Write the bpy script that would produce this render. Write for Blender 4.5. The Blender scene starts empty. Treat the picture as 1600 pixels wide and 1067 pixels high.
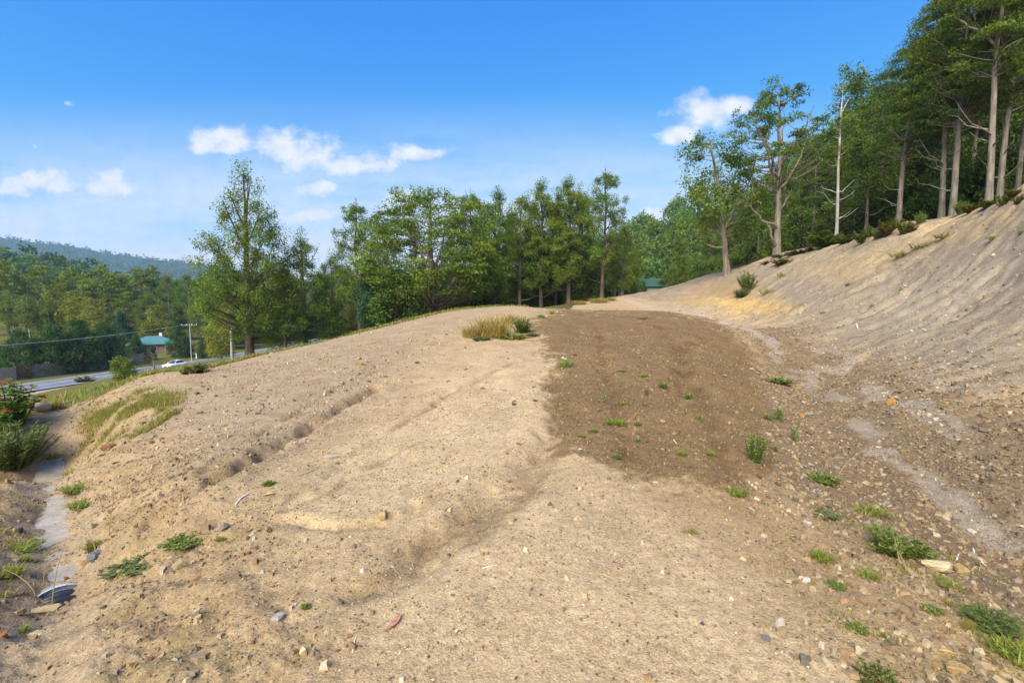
import bpy, math, random
import numpy as np
from mathutils import Vector, Matrix, Euler

random.seed(7)
RNG = np.random.default_rng(11)
scene = bpy.context.scene
COL = scene.collection
R = math.radians

# ------------------------------------------------------------------ camera
F = 756.0                      # focal length in pixels of a 1600 px wide frame
CZ = 1.65                      # eye height
PITCH = R(4.7)
cam_d = bpy.data.cameras.new('camera'); cam = bpy.data.objects.new('camera', cam_d); COL.objects.link(cam)
cam_d.sensor_width = 36.0; cam_d.lens = F / 1600 * 36.0
cam_d.clip_start = 0.05; cam_d.clip_end = 12000
cam.location = (0, 0, CZ); cam.rotation_euler = (math.pi / 2 - PITCH, 0, 0)
scene.camera = cam

# ------------------------------------------------------------------ light
SUN_EL, SUN_AZ = R(42), R(205)          # azimuth from +Y clockwise: behind the camera to the left
sun_vec = Vector((math.sin(SUN_AZ) * math.cos(SUN_EL), math.cos(SUN_AZ) * math.cos(SUN_EL), math.sin(SUN_EL)))
sd = bpy.data.lights.new('sun', 'SUN'); sd.energy = 4.4; sd.angle = R(48); sd.color = (1.0, 0.95, 0.845)
so = bpy.data.objects.new('sun', sd); COL.objects.link(so)
so.rotation_euler = (-sun_vec).to_track_quat('-Z', 'Y').to_euler(); so.location = (-20, -30, 60)
scene.view_settings.view_transform = 'Standard'; scene.view_settings.look = 'None'
scene.view_settings.exposure = 1.0; scene.view_settings.gamma = 1.0
scene.render.engine = 'CYCLES'
scene.cycles.use_denoising = True; scene.cycles.denoiser = 'OPENIMAGEDENOISE'; scene.cycles.denoising_input_passes = 'RGB_ALBEDO_NORMAL'; scene.cycles.denoising_prefilter = 'ACCURATE'
scene.cycles.max_bounces = 6; scene.cycles.diffuse_bounces = 3; scene.cycles.glossy_bounces = 2
scene.cycles.transmission_bounces = 3; scene.cycles.transparent_max_bounces = 4; scene.cycles.volume_bounces = 0

world = bpy.data.worlds.new('World'); scene.world = world; world.use_nodes = True
def build_world():
    nt = world.node_tree; nt.nodes.clear(); N = nt.nodes.new; L = nt.links.new
    out = N('ShaderNodeOutputWorld'); bg = N('ShaderNodeBackground'); L(bg.outputs[0], out.inputs[0])
    sky = N('ShaderNodeTexSky'); sky.sky_type = 'NISHITA'; sky.sun_disc = False
    sky.sun_elevation = SUN_EL; sky.sun_rotation = SUN_AZ
    sky.altitude = 100; sky.air_density = 1.0; sky.dust_density = 0.1; sky.ozone_density = 2.0
    bg.inputs[1].default_value = 0.107
    tc = N('ShaderNodeTexCoord'); sep = N('ShaderNodeSeparateXYZ'); L(tc.outputs['Generated'], sep.inputs[0])
    def math_(op, a, b=None, clamp=False):
        m = N('ShaderNodeMath'); m.operation = op; m.use_clamp = clamp
        for i, v in enumerate((a, b)):
            if v is None: continue
            if isinstance(v, (int, float)): m.inputs[i].default_value = v
            else: L(v, m.inputs[i])
        return m.outputs[0]
    ay = math_('MAXIMUM', math_('ABSOLUTE', sep.outputs[1]), 0.08)
    u = math_('DIVIDE', sep.outputs[0], ay); v = math_('DIVIDE', sep.outputs[2], ay)
    cmb = N('ShaderNodeCombineXYZ'); L(u, cmb.inputs[0]); L(v, cmb.inputs[1])
    def noise(scale, detail, rough, sx=1, sy=1):
        mp = N('ShaderNodeMapping'); mp.inputs['Scale'].default_value = (sx, sy, 1); L(cmb.outputs[0], mp.inputs[0])
        n = N('ShaderNodeTexNoise'); n.inputs['Scale'].default_value = scale; n.inputs['Detail'].default_value = detail
        n.inputs['Roughness'].default_value = rough; L(mp.outputs[0], n.inputs[0]); return n.outputs[0]
    nz = noise(9, 7, 0.62, 1, 1.6); nzb = noise(26, 5, 0.6, 1, 1.3)
    # fair-weather cumulus: centre u, v and half sizes of each
    cl = [(360,220,52,24),(338,228,34,14),(450,228,50,30),(495,240,66,34),(560,258,78,22),(60,296,66,24),(110,294,44,26),(188,285,60,24),
          (512,298,42,17),(490,337,56,18),(632,314,34,16),(1090,180,54,30),(1136,168,32,18),(1045,212,30,15),(1015,335,36,17),
          (133,162,15,8),(65,236,15,8),(655,235,60,14), (1750,250,120,50), (-200,260,130,50), (2100,120,160,60)]
    wn = N('ShaderNodeTexNoise'); wn.inputs['Scale'].default_value = 7; wn.inputs['Detail'].default_value = 5; L(cmb.outputs[0], wn.inputs[0])
    w0 = N('ShaderNodeVectorMath'); w0.operation = 'SUBTRACT'; L(wn.outputs['Color'], w0.inputs[0]); w0.inputs[1].default_value = (.5, .5, .5)
    w1_ = N('ShaderNodeVectorMath'); w1_.operation = 'MULTIPLY_ADD'; L(w0.outputs[0], w1_.inputs[0]); w1_.inputs[1].default_value = (.10, .06, 0); L(cmb.outputs[0], w1_.inputs[2])
    best = None
    for px, py, a, b in cl:
        gain = .45 if a < 20 else 1.0
        uc = (px - 800) / F; vc = math.tan(math.atan((533.5 - py) / F) - PITCH)
        s = N('ShaderNodeVectorMath'); s.operation = 'SUBTRACT'; L(w1_.outputs[0], s.inputs[0]); s.inputs[1].default_value = (uc, vc, 0)
        m = N('ShaderNodeVectorMath'); m.operation = 'MULTIPLY'; L(s.outputs[0], m.inputs[0]); m.inputs[1].default_value = (F / a / 1.25, F / b / 1.25, 0)
        ln = N('ShaderNodeVectorMath'); ln.operation = 'LENGTH'; L(m.outputs[0], ln.inputs[0])
        d = math_('SUBTRACT', gain, ln.outputs['Value'])
        best = d if best is None else math_('MAXIMUM', best, d)
    dens = math_('ADD', best, math_('MULTIPLY', math_('SUBTRACT', nz, 0.5), 1.25))
    dens = math_('ADD', dens, math_('MULTIPLY', math_('SUBTRACT', nzb, 0.5), 1.0))
    mr = N('ShaderNodeMapRange'); mr.interpolation_type = 'SMOOTHSTEP'; L(dens, mr.inputs[0])
    mr.inputs[1].default_value = -0.1; mr.inputs[2].default_value = 0.8
    # thin veils low in the sky
    wisp = noise(2.2, 6, 0.55, 0.8, 4.5)
    w1 = N('ShaderNodeMapRange'); w1.interpolation_type = 'SMOOTHSTEP'; L(wisp, w1.inputs[0]); w1.inputs[1].default_value = 0.22; w1.inputs[2].default_value = 0.60
    band = N('ShaderNodeMapRange'); band.interpolation_type = 'SMOOTHSTEP'; L(v, band.inputs[0])
    band.inputs[1].default_value = 0.44; band.inputs[2].default_value = 0.10
    wm = math_('MULTIPLY', math_('ADD', math_('MULTIPLY', w1.outputs[0], 0.62), 0.26), band.outputs[0])
    mask = math_('MAXIMUM', math_('MULTIPLY', mr.outputs[0], 0.95), wm)
    # film-like response of the three channels to the clear sky
    sc_ = N('ShaderNodeSeparateColor'); L(sky.outputs[0], sc_.inputs[0]); cc_ = N('ShaderNodeCombineColor')
    for i, (k, top, pw) in enumerate(((34.0, 5.0, 1.75), (6.0, 4.75, 1.12), (1.35, 4.7, 1.0))):
        e = math_('POWER', 2.71828, math_('MULTIPLY', math_('POWER', sc_.outputs[i], pw), -1.0 / k))
        L(math_('MULTIPLY', math_('SUBTRACT', 1.0, e), top), cc_.inputs[i])
    mix = N('ShaderNodeMix'); mix.data_type = 'RGBA'; L(mask, mix.inputs[0]); L(cc_.outputs[0], mix.inputs[6])
    # cloud bases a little greyer than their tops
    sh = N('ShaderNodeMapRange'); L(nzb, sh.inputs[0]); sh.inputs[1].default_value = .3; sh.inputs[2].default_value = .62
    cm = N('ShaderNodeMix'); cm.data_type = 'RGBA'; L(sh.outputs[0], cm.inputs[0]); cm.inputs[6].default_value = (3.9, 4.15, 4.45, 1); cm.inputs[7].default_value = (4.75, 4.75, 4.75, 1); L(cm.outputs[2], mix.inputs[7])
    L(mix.outputs[2], bg.inputs[0])
build_world()

# ------------------------------------------------------------------ maths helpers
def sstep(a, b, x):
    t = np.clip((x - a) / (b - a), 0, 1); return t * t * (3 - 2 * t)
def _hash(ix, iy, seed):
    h = (ix.astype(np.int64) * 374761393 + iy.astype(np.int64) * 668265263 + seed * 974711) & 0xFFFFFFFF
    h = ((h ^ (h >> 13)) * 1274126177) & 0xFFFFFFFF
    return (h ^ (h >> 16)) & 0xFFFFFFFF
def pnoise(x, y, seed=0):
    x = np.asarray(x, float); y = np.asarray(y, float)
    ix = np.floor(x); iy = np.floor(y); fx = x - ix; fy = y - iy
    ux = fx * fx * fx * (fx * (fx * 6 - 15) + 10); uy = fy * fy * fy * (fy * (fy * 6 - 15) + 10)
    def g(dx, dy):
        a = _hash(ix + dx, iy + dy, seed) * (2 * math.pi / 4294967296.0)
        return np.cos(a) * (fx - dx) + np.sin(a) * (fy - dy)
    a = g(0, 0) * (1 - ux) + g(1, 0) * ux; b = g(0, 1) * (1 - ux) + g(1, 1) * ux
    return (a * (1 - uy) + b * uy) * 1.5
def fbm(x, y, oct=4, seed=0, gain=0.5):
    s = 0; a = 1; t = 0
    for i in range(oct):
        s = s + a * pnoise(x * 2 ** i, y * 2 ** i, seed + i * 17); t += a; a *= gain
    return s / t
CP, SP = math.cos(PITCH), math.sin(PITCH)
def ray(px, py):
    u = (px - 800) / F; w = (533.5 - py) / F
    return u, CP + w * SP, -SP + w * CP
def U(px, py, Y):                                   # point at depth Y along a sight line
    a, b, c = ray(px, py); k = Y / b
    return a * k, Y, CZ + c * k
def Uz(px, py, z):                                  # where a sight line meets height z
    a, b, c = ray(px, py); k = (z - CZ) / c
    return a * k, b * k, z
def project(x, y, z):
    d = y * CP - (z - CZ) * SP; up = y * SP + (z - CZ) * CP
    d = np.maximum(d, 0.05)
    return 800 + F * x / d, 533.5 - F * up / d
def polyline_dist(x, y, P):
    """distance, arc length and side (+ = right of travel) to a polyline"""
    x = np.asarray(x, float); y = np.asarray(y, float)
    best = np.full(x.shape, 1e9); S = np.zeros(x.shape); side = np.ones(x.shape); acc = 0.0
    for i in range(len(P) - 1):
        (ax, ay), (bx, by) = P[i][:2], P[i + 1][:2]
        dx, dy = bx - ax, by - ay; l = math.hypot(dx, dy)
        t = np.clip(((x - ax) * dx + (y - ay) * dy) / (l * l), 0, 1)
        qx = x - ax - t * dx; qy = y - ay - t * dy; d = np.hypot(qx, qy)
        m = d < best
        best = np.where(m, d, best); S = np.where(m, acc + t * l, S)
        side = np.where(m, np.sign(qx * dy - qy * dx), side); acc += l
    return best, S, side
def poly_mask(px, py, P, soft):
    """1 inside an outline, fading to 0 over `soft` outside/inside"""
    P = np.array(P, float); n = len(P); inside = np.zeros(px.shape, bool); d = np.full(px.shape, 1e9)
    for i in range(n):
        ax, ay = P[i]; bx, by = P[(i + 1) % n]
        c = ((ay > py) != (by > py)) & (px < (bx - ax) * (py - ay) / ((by - ay) or 1e-9) + ax)
        inside ^= c
        dx, dy = bx - ax, by - ay; t = np.clip(((px - ax) * dx + (py - ay) * dy) / (dx * dx + dy * dy), 0, 1)
        d = np.minimum(d, np.hypot(px - ax - t * dx, py - ay - t * dy))
    sd = np.where(inside, d, -d)
    return sstep(-soft, soft, sd)

# ------------------------------------------------------------------ the lie of the land
CTRL = []
def cz(px, py, z): CTRL.append(Uz(px, py, z))
def cd(px, py, Y): CTRL.append(U(px, py, Y))
def cw(x, y, z): CTRL.append((x, y, z))
for a in [(0,1050,-.14),(300,1050,-.03),(800,1050,0),(1300,1050,-.02),(1600,1050,-.1),(150,935,-.27),(300,880,-.1),(600,850,.02),(800,850,.05),
          (1100,850,.04),(1350,900,-.06),(1500,905,-.15),(1590,925,-.27),(800,700,.12),(1000,700,.14),(1150,700,.1),(650,700,.08),(500,700,0),(900,600,.36),
          (1050,600,.38),(1170,600,.3),(1050,550,.62),(900,550,.58),(960,510,.95),(1060,510,.95),(960,486,1.3),(1050,489,1.26),(1130,520,.8),
          (1215,565,.2),(1260,610,.06),(1330,665,-.02),(1420,745,-.14),(1500,815,-.2),
          (90,915,-.55),(82,800,-.68),(78,690,-.75),(95,655,-.72),(0,900,-.42),(0,760,-.5),(0,660,-.42),(210,800,-.26),(260,690,-.26),(160,710,-.5),(190,655,-.36),
          (400,640,.02),(550,600,.22),(650,560,.48),(300,640,-.12)]: cz(*a)
for a in [(1130,506,22),(1000,482,33),(700,488,19),(800,478.5,20.5),(880,484,20),(560,521,17),(400,558,14),(300,580,12.5),(200,602,11),(100,632,9),(50,645,8.4),
          (1600,700,4.6),(1600,600,6),(1600,500,8),(1600,400,10.6),(1600,292,14),(1400,650,6.3),(1400,550,9.5),(1400,450,15),(1400,352,22),
          (1200,510,17),(1200,450,25),(1200,402,34),(1100,482,26),(1100,456,34),(1100,431,42),(1000,458,52),(940,474,60),
          (1800,170,10),(1800,500,6.5),(2300,-100,8),
          (300,579,24),(200,597,22),(100,622,20),(120,606,48),(60,620,45),(250,576,60),(390,568,46),(400,572,30),(470,558,40),(560,538,36),(680,503,34),
          (900,473,40),(770,492,46),(620,515,46),(850,486,30)]: cd(*a)
for a in [(0,0,0),(0,-3,0),(0,-10,-.1),(-3,0,-.25),(3,0,-.15),(-6,-3,-1),(-8,3,-1.2),(-12,-10,-3),(4.5,-4,0.1),(8,-2,2.2),(12,-8,4.5),(14,4,6.5),(0,-40,-1),(-40,-30,-8),(40,-20,14),
          (-20,8,-2.6),(-35,20,-5.5),(-60,-80,-9),(0,-200,-4),(120,-100,40),(-75,50,-8.6),(-75,90,-8.8),(-110,100,-8),(-60,140,-8.8),(-20,75,-5),(-25,120,-7),(0,70,-2.5),(10,90,-1.5),(30,80,2),
          (25,45,5.5),(30,60,5.0),(22,24,5.6),(40,40,10.5),(60,60,16),(60,30,17),(20,12,6.2),(40,12,12),(100,60,32),(100,120,30),(40,110,6),(20,150,2),(-30,200,-8),(-150,200,-6),(100,220,22),(0,300,-4),
          (-300,300,4),(300,100,80),(300,300,50),(-200,0,-9),(0,900,-5),(600,700,30),(-700,700,-5),(-900,0,-8),(0,-900,-5),(900,0,110),
          (0,4000,-8),(4000,0,100),(-4000,0,-8),(0,-4000,-8),(3000,3000,40),(-3000,3000,-8)]: cw(*a)
CT = np.array(CTRL)
def warp(x, y):
    r = np.hypot(x, y) + 1e-9; g = 3 * np.log1p(r / 3) / r
    return x * g, y * g
def kern(d): return np.sqrt(d * d + 0.12)
wx, wy = warp(CT[:, 0], CT[:, 1])
A = kern(np.hypot(wx[:, None] - wx[None], wy[:, None] - wy[None])) - 1e-3 * np.eye(len(wx))
RW = np.linalg.solve(A, CT[:, 2])
def rbf(x, y):
    a, b = warp(x, y); out = np.zeros(a.shape)
    for i in range(len(RW)): out += RW[i] * np.sqrt((a - wx[i]) ** 2 + (b - wy[i]) ** 2 + 0.12)
    return out
def W2(px, py, z): p = Uz(px, py, z); return (p[0], p[1])
DITCH = [(2.2, -6), (2.9, 0.5)] + [W2(1590,925,-.27), W2(1500,815,-.2), W2(1420,745,-.14), W2(1330,665,-.02), W2(1260,610,.06), W2(1215,565,.2)] + [(9.6, 22), (9.4, 30), (9, 45), (7, 70)]
CHAN = [(-2.1, 1.9), W2(90,915,-.55), W2(82,800,-.68), W2(78,690,-.75), W2(95,655,-.72), (-11.5, 15), (-22, 26)]
RILL1 = [W2(240,812,-.2), W2(330,768,-.1), W2(425,702,0), W2(520,642,.12), W2(585,602,.28)]
RILL2 = [W2(330,845,-.1), W2(430,812,-.03), W2(520,822,0), W2(600,818,.02), W2(690,770,.06)]
RILL3 = [W2(640,862,.02), W2(720,815,.05), W2(800,745,.1), W2(862,690,.14), W2(872,640,.25), W2(866,585,.42)]
RILL4 = [W2(440,800,-.03), W2(560,700,.05), W2(700,612,.3), W2(810,560,.55)]
RILL5 = [W2(290,770,-.15), W2(420,672,.0), W2(520,608,.2), W2(640,556,.5)]
RILL6 = [W2(560,930,-.02), W2(690,875,.02), W2(790,800,.06), W2(880,705,.14)]
RILL7 = [W2(180,900,-.25), W2(330,850,-.1), W2(520,760,.02), W2(640,690,.1)]
TRK1 = [W2(990,745,.1), W2(965,650,.2), W2(945,580,.45), W2(935,510,.95)]
TRK2 = [W2(1130,745,.08), W2(1110,650,.2), W2(1075,580,.45), W2(1030,510,.95)]
RUT = [W2(1068,628,.3), W2(1066,580,.45), W2(1072,540,.66), W2(1110,532,.7)]
ROAD = [(-70, 5), (-63, 38), (-58.2, 62), (-53.6, 80), (-48.4, 102), (-43, 132), (-35, 170), (-22, 215), (0, 270)]
ROADZ = -8.7
def roadz(y): return ROADZ + np.interp(y, [85, 103, 116, 133, 170, 215], [0, .55, 1.0, 1.8, 3.2, 4])
def edge_r(x, y):                                    # where the bare earth ends, per bearing
    pts = [(-3000,7),(-700,7.5),(0,8.6),(60,8.9),(100,9.6),(200,11.4),(400,14.6),(560,17.6),(700,19.8),(800,21.4),(880,23),(930,60),(1000,54),(1100,44),(1200,35.5),(1400,23.2),(1600,14.9),(1800,11),(2300,9),(5000,8)]
    th = [math.atan((p - 800) / F) for p, Y in pts]; rr = [Y / math.cos(t) for (p, Y), t in zip(pts, th)]
    return np.interp(np.arctan2(x, np.maximum(y, 1e-3)), th, rr)
def H(x, y, detail=True):
    x = np.asarray(x, float); y = np.asarray(y, float); shp = x.shape; x = x.ravel(); y = y.ravel()
    z = rbf(x, y); r = np.hypot(x, y)
    near = r < 75
    if detail and near.any():
        X, Y = x[near], y[near]; rr = r[near]; dz = np.zeros(X.shape)
        d, s, side = polyline_dist(X, Y, DITCH); t = d * side
        bat = sstep(0.25, 1.6, t) * (1 - sstep(-1, 2, rr - edge_r(X, Y))) * (Y > -3)
        s2 = s - 0.06 * t
        lod = np.clip(rr / 9, 0.55, 1.8)
        wob = 0.9 * fbm(X * .55, Y * .55, 4, 5)
        rid = 1 - np.abs(fbm((s2 + wob) * 1.05, t * .3, 4, 21)) * 2.6
        rid2 = 1 - np.abs(fbm((s2 + wob * .6) * 4.2, t * .5, 3, 31)) * 2.4
        patch = sstep(-.15, .3, fbm(X * .4, Y * .4, 3, 77)); patch2 = sstep(-.1, .3, fbm(X * .8, Y * .8, 3, 78))
        dz -= bat * lod * (0.12 * np.clip(rid, 0, 1) ** 3 * (.3 + .7 * patch) + 0.03 * np.clip(rid2, 0, 1) ** 2 * patch2)
        dz += bat * (0.10 * fbm(X * .5, Y * .5, 3, 41) + (.045 * fbm(X * 4.5, Y * 4.5, 3, 43) - .02 * np.clip(np.abs(fbm(s2 * 2.4 + 3, t * 1.1, 3, 45)) * -4 + 1, 0, 1)) * np.clip(rr / 8, .6, 1.4))
        dz += 0.02 * fbm(X * 1.1, Y * 1.1, 4, 3) + 0.007 * fbm(X * 9, Y * 9, 3, 9) * np.clip(1.6 - rr / 15, 0, 1)
        # coarse stony bed either side of the gully
        bed = 1 - sstep(.5, 1.6, d)
        dz += bed * 0.03 * fbm(X * 5, Y * 5, 3, 51) - 0.05 * (1 - sstep(0.05, .35, np.abs(t - .15 + .25 * fbm(X * .9, Y * .9, 2, 8))))
        for P, w, a, sd in ((RILL1, .095, .12, 61), (RILL2, .075, .05, 62), (RILL3, .15, .085, 63), (RILL4, .05, .03, 65), (RILL5, .05, .035, 66), (RILL6, .10, .05, 67), (RILL7, .06, .03, 68), (RUT, .16, .10, 64), (TRK1, .13, .035, 69), (TRK2, .13, .035, 70)):
            dd, ss, si = polyline_dist(X + .14 * fbm(X * 2.3, Y * 2.3, 3, sd), Y + .14 * fbm(X * 2.3, Y * 2.3, 3, sd + 5), P)
            k = .7 + .3 * sstep(-.3, .2, fbm(ss * 1.7, ss * 0, 2, sd))
            dz -= a * k * np.exp(-(dd / w) ** 2) - (.35 if sd == 61 else .12) * a * k * np.exp(-((dd - 2 * w) / (w * 1.2)) ** 2)
        # small terraces of the left flank, running along the slope
        lm = poly_mask(*project(X, Y, z[near]), [(60,640),(400,560),(700,490),(700,540),(560,650),(430,720),(240,830),(150,800)], 40)
        st = fbm(X * .9 + Y * .25, Y * 1.6, 3, 91)
        dz += lm * (.03 * np.abs(st) + .018 * fbm(X * 4, Y * 7, 3, 93))
        # brown fill: cloddy
        bm = poly_mask(*project(X, Y, z[near]), BROWN, 20) * (rr < 24)
        be = poly_mask(*project(X, Y, z[near]), BROWN, 9) * (1 - poly_mask(*project(X, Y, z[near]), BROWN, 60)) * (rr < 24)
        dz += .035 * be * (1 + fbm(X * 5, Y * 5, 3, 96)) + bm * .02
        dz += bm * (.022 * fbm(X * 3, Y * 3, 3, 95) + .02 * np.abs(fbm(X * 11, Y * 11, 2, 97)) * np.clip(1.5 - rr / 12, .25, 1))
        # left drain
        dc, sc, _ = polyline_dist(X, Y, CHAN)
        dz += (1 - sstep(.7, 1.6, dc)) * .075 * fbm(X * 4.2, Y * 4.2, 4, 99) - .085 * np.exp(-(dc / .24) ** 2)
        z[near] += dz
    dr, sr, sd = polyline_dist(x, y, ROAD); w = 1 - sstep(5.5, 13, dr)
    z = z * (1 - w) + (roadz(y) - .12) * w
    return z.reshape(shp)
BROWN = [(885,483),(1055,487),(1120,505),(1165,540),(1190,590),(1200,650),(1205,720),(1170,775),(1080,765),(1000,750),(930,718),(862,712),(872,650),(862,600),(866,560),(845,530),(832,505)]
def hit(px, py):
    """the spot on the ground a sight line meets"""
    a, b, c = ray(px, py); k = np.geomspace(1.2, 400, 2600) / b
    x, y, z = a * k, b * k, CZ + c * k
    g = H(x, y, False); m = np.nonzero(z < g)[0]
    i = m[0] if len(m) else len(k) - 1
    return float(x[i]), float(y[i]), hz(x[i], y[i])
def hz(x, y): return float(H(np.array([x]), np.array([y]))[0])
# ------------------------------------------------------------------ mesh and material helpers
def lin(r, g, b): 
    f = lambda c: (c / 255 / 12.92) if c <= 10 else ((c / 255 + .055) / 1.055) ** 2.4
    return np.array([f(r), f(g), f(b)])
def mesh_np(name, V, faces, tint=None, smooth=False):
    """faces: list of int arrays, each (n, k)"""
    me = bpy.data.meshes.new(name); V = np.asarray(V, np.float32)
    faces = [np.asarray(f, np.int32) for f in faces if len(f)]
    me.vertices.add(len(V)); me.vertices.foreach_set('co', V.ravel())
    nl = sum(f.size for f in faces); npoly = sum(len(f) for f in faces)
    me.loops.add(nl); me.polygons.add(npoly)
    me.loops.foreach_set('vertex_index', np.concatenate([f.ravel() for f in faces]))
    tot = np.concatenate([np.full(len(f), f.shape[1], np.int32) for f in faces])
    me.polygons.foreach_set('loop_start', np.concatenate([[0], np.cumsum(tot)[:-1]]).astype(np.int32))
    me.polygons.foreach_set('use_smooth', np.full(npoly, bool(smooth)))
    if tint is not None:
        at = me.attributes.new('tint', 'FLOAT_COLOR', 'POINT'); c = np.ones((len(V), 4), np.float32); c[:, :3] = tint
        at.data.foreach_set('color', c.ravel())
    me.update(calc_edges=True); me.validate()
    return me
def link(name, me, mat=None, parent=None, loc=None, rot=None, scale=None):
    o = bpy.data.objects.new(name, me); COL.objects.link(o)
    if mat is not None and me is not None and not me.materials: me.materials.append(mat)
    if parent is not None: o.parent = parent
    if loc is not None: o.location = loc
    if rot is not None: o.rotation_euler = rot
    if scale is not None: o.scale = scale if hasattr(scale, '__len__') else (scale,) * 3
    return o
def tag(o, label=None, cat=None, group=None, kind=None):
    if label: o['label'] = label
    if cat: o['category'] = cat
    if group: o['group'] = group
    if kind: o['kind'] = kind
    return o
def empty(name, loc, rz=0, scale=None):
    o = bpy.data.objects.new(name, None); COL.objects.link(o); o.location = loc; o.rotation_euler = (0, 0, rz)
    o.empty_display_size = .1
    if scale is not None: o.scale = scale if hasattr(scale, '__len__') else (scale,) * 3
    return o
class NB:
    """small node-tree writer"""
    def __init__(s, name):
        s.m = bpy.data.materials.new(name); s.m.use_nodes = True; s.t = s.m.node_tree; s.t.nodes.clear()
        s.out = s.n('ShaderNodeOutputMaterial')
    def n(s, t): return s.t.nodes.new(t)
    def l(s, a, b): s.t.links.new(a, b)
    def val(s, sock, v):
        if isinstance(v, bpy.types.NodeSocket): s.l(v, sock)
        else: sock.default_value = v
    def noise(s, scale, detail=3, rough=.55, vec=None, out=0):
        n = s.n('ShaderNodeTexNoise'); n.inputs['Scale'].default_value = scale; n.inputs['Detail'].default_value = detail
        n.inputs['Roughness'].default_value = rough; s.l(vec or s.pos(), n.inputs['Vector']); return n.outputs[out]
    def pos(s):
        g = s.n('ShaderNodeNewGeometry'); return g.outputs['Position']
    def obj(s):
        g = s.n('ShaderNodeTexCoord'); return g.outputs['Object']
    def scaled(s, vec, sc):
        m = s.n('ShaderNodeMapping'); m.inputs['Scale'].default_value = sc; s.l(vec, m.inputs[0]); return m.outputs[0]
    def math(s, op, a, b=0.0, clamp=False):
        m = s.n('ShaderNodeMath'); m.operation = op; m.use_clamp = clamp; s.val(m.inputs[0], a); s.val(m.inputs[1], b); return m.outputs[0]
    def rng(s, v, a, b, c=0, d=1):
        m = s.n('ShaderNodeMapRange'); s.val(m.inputs[0], v)
        for i, q in enumerate((a, b, c, d)): m.inputs[i + 1].default_value = q
        return m.outputs[0]
    def mix(s, f, a, b, mode='MIX'):
        m = s.n('ShaderNodeMix'); m.data_type = 'RGBA'; m.blend_type = mode
        s.val(m.inputs[0], f)
        for i, c in ((6, a), (7, b)):
            if isinstance(c, bpy.types.NodeSocket): s.l(c, m.inputs[i])
            else: m.inputs[i].default_value = (*c[:3], 1)
        return m.outputs[2]
    def attr(s, name='tint'):
        a = s.n('ShaderNodeAttribute'); a.attribute_name = name; return a.outputs['Color']
    def bump(s, h, strength, dist=.02):
        b = s.n('ShaderNodeBump'); b.inputs['Strength'].default_value = strength; b.inputs['Distance'].default_value = dist
        s.l(h, b.inputs['Height']); return b.outputs[0]
    def principled(s, color, rough=.8, normal=None, spec=.3, metal=0, **kw):
        p = s.n('ShaderNodeBsdfPrincipled')
        if isinstance(color, bpy.types.NodeSocket): s.l(color, p.inputs['Base Color'])
        else: p.inputs['Base Color'].default_value = (*color[:3], 1)
        s.val(p.inputs['Roughness'], rough); p.inputs['Specular IOR Level'].default_value = spec; p.inputs['Metallic'].default_value = metal
        if normal is not None: s.l(normal, p.inputs['Normal'])
        for k, v in kw.items(): p.inputs[k].default_value = v
        s.l(p.outputs[0], s.out.inputs[0]); return p
def mat_plain(name, c, rough=.7, var=.15, scale=6, bump=.2, bd=.01, spec=.3, metal=0):
    b = NB(name); v = b.obj(); n = b.noise(scale, 5, .6, v)
    c = np.array(c); col = b.mix(b.rng(n, .3, .7), c * (1 - var), np.minimum(c * (1 + var), 1))
    b.principled(col, b.rng(n, 0, 1, rough - .08, rough + .08), b.bump(n, bump, bd), spec, metal); return b.m

# earth: soil colours come from the mesh (soil types), grain and relief from the nodes
def mat_earth():
    b = NB('earth'); p = b.pos(); base = b.attr('tint')
    wet = b.n('ShaderNodeAttribute'); wet.attribute_name = 'wet'; wet = wet.outputs['Fac']
    n1 = b.noise(2.3, 6, .62, p); n2 = b.noise(19, 5, .65, p); n3 = b.noise(70, 4, .7, p)
    col = b.mix(1, base, b.mix(b.rng(n1, .28, .72), (.80, .78, .75), (1.16, 1.15, 1.14)), 'MULTIPLY')
    col = b.mix(1, col, b.mix(b.rng(n2, .3, .72), (.76, .73, .69), (1.18, 1.18, 1.18)), 'MULTIPLY')
    col = b.mix(1, col, b.mix(b.rng(n3, .32, .68), (.66, .62, .57), (1.26, 1.26, 1.26)), 'MULTIPLY')
    # grit: small grains darker and lighter than the bed
    for sc, lo, thr, k in ((130, .30, .16, .65), (60, .22, .10, .6), (260, .4, .25, .45)):
        vo = b.n('ShaderNodeTexVoronoi'); vo.inputs['Scale'].default_value = sc; b.l(p, vo.inputs['Vector'])
        sx = b.n('ShaderNodeSeparateColor'); b.l(vo.outputs['Color'], sx.inputs[0])
        grain = b.math('LESS_THAN', vo.outputs['Distance'], b.math('MULTIPLY', sx.outputs[0], lo * 1.5))
        sel = b.math('LESS_THAN', sx.outputs[1], .36)
        tone = b.mix(sx.outputs[2], (.42, .32, .24), (1.25, 1.12, .95))
        col = b.mix(b.math('MULTIPLY', b.math('MULTIPLY', grain, sel), k), col, b.mix(1, col, tone, 'MULTIPLY'))
    hgt = b.math('ADD', b.math('MULTIPLY', n2, .6), b.math('MULTIPLY', n3, .6))
    ro = b.n('ShaderNodeMapRange'); b.l(wet, ro.inputs[0]); ro.inputs[3].default_value = .95; ro.inputs[4].default_value = .62
    pr = b.principled(col, ro.outputs[0], b.bump(hgt, .85, .025), .25)
    b.l(b.rng(wet, 0, 1, .15, .3), pr.inputs['Specular IOR Level'])
    return b.m
M_EARTH = mat_earth()

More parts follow.
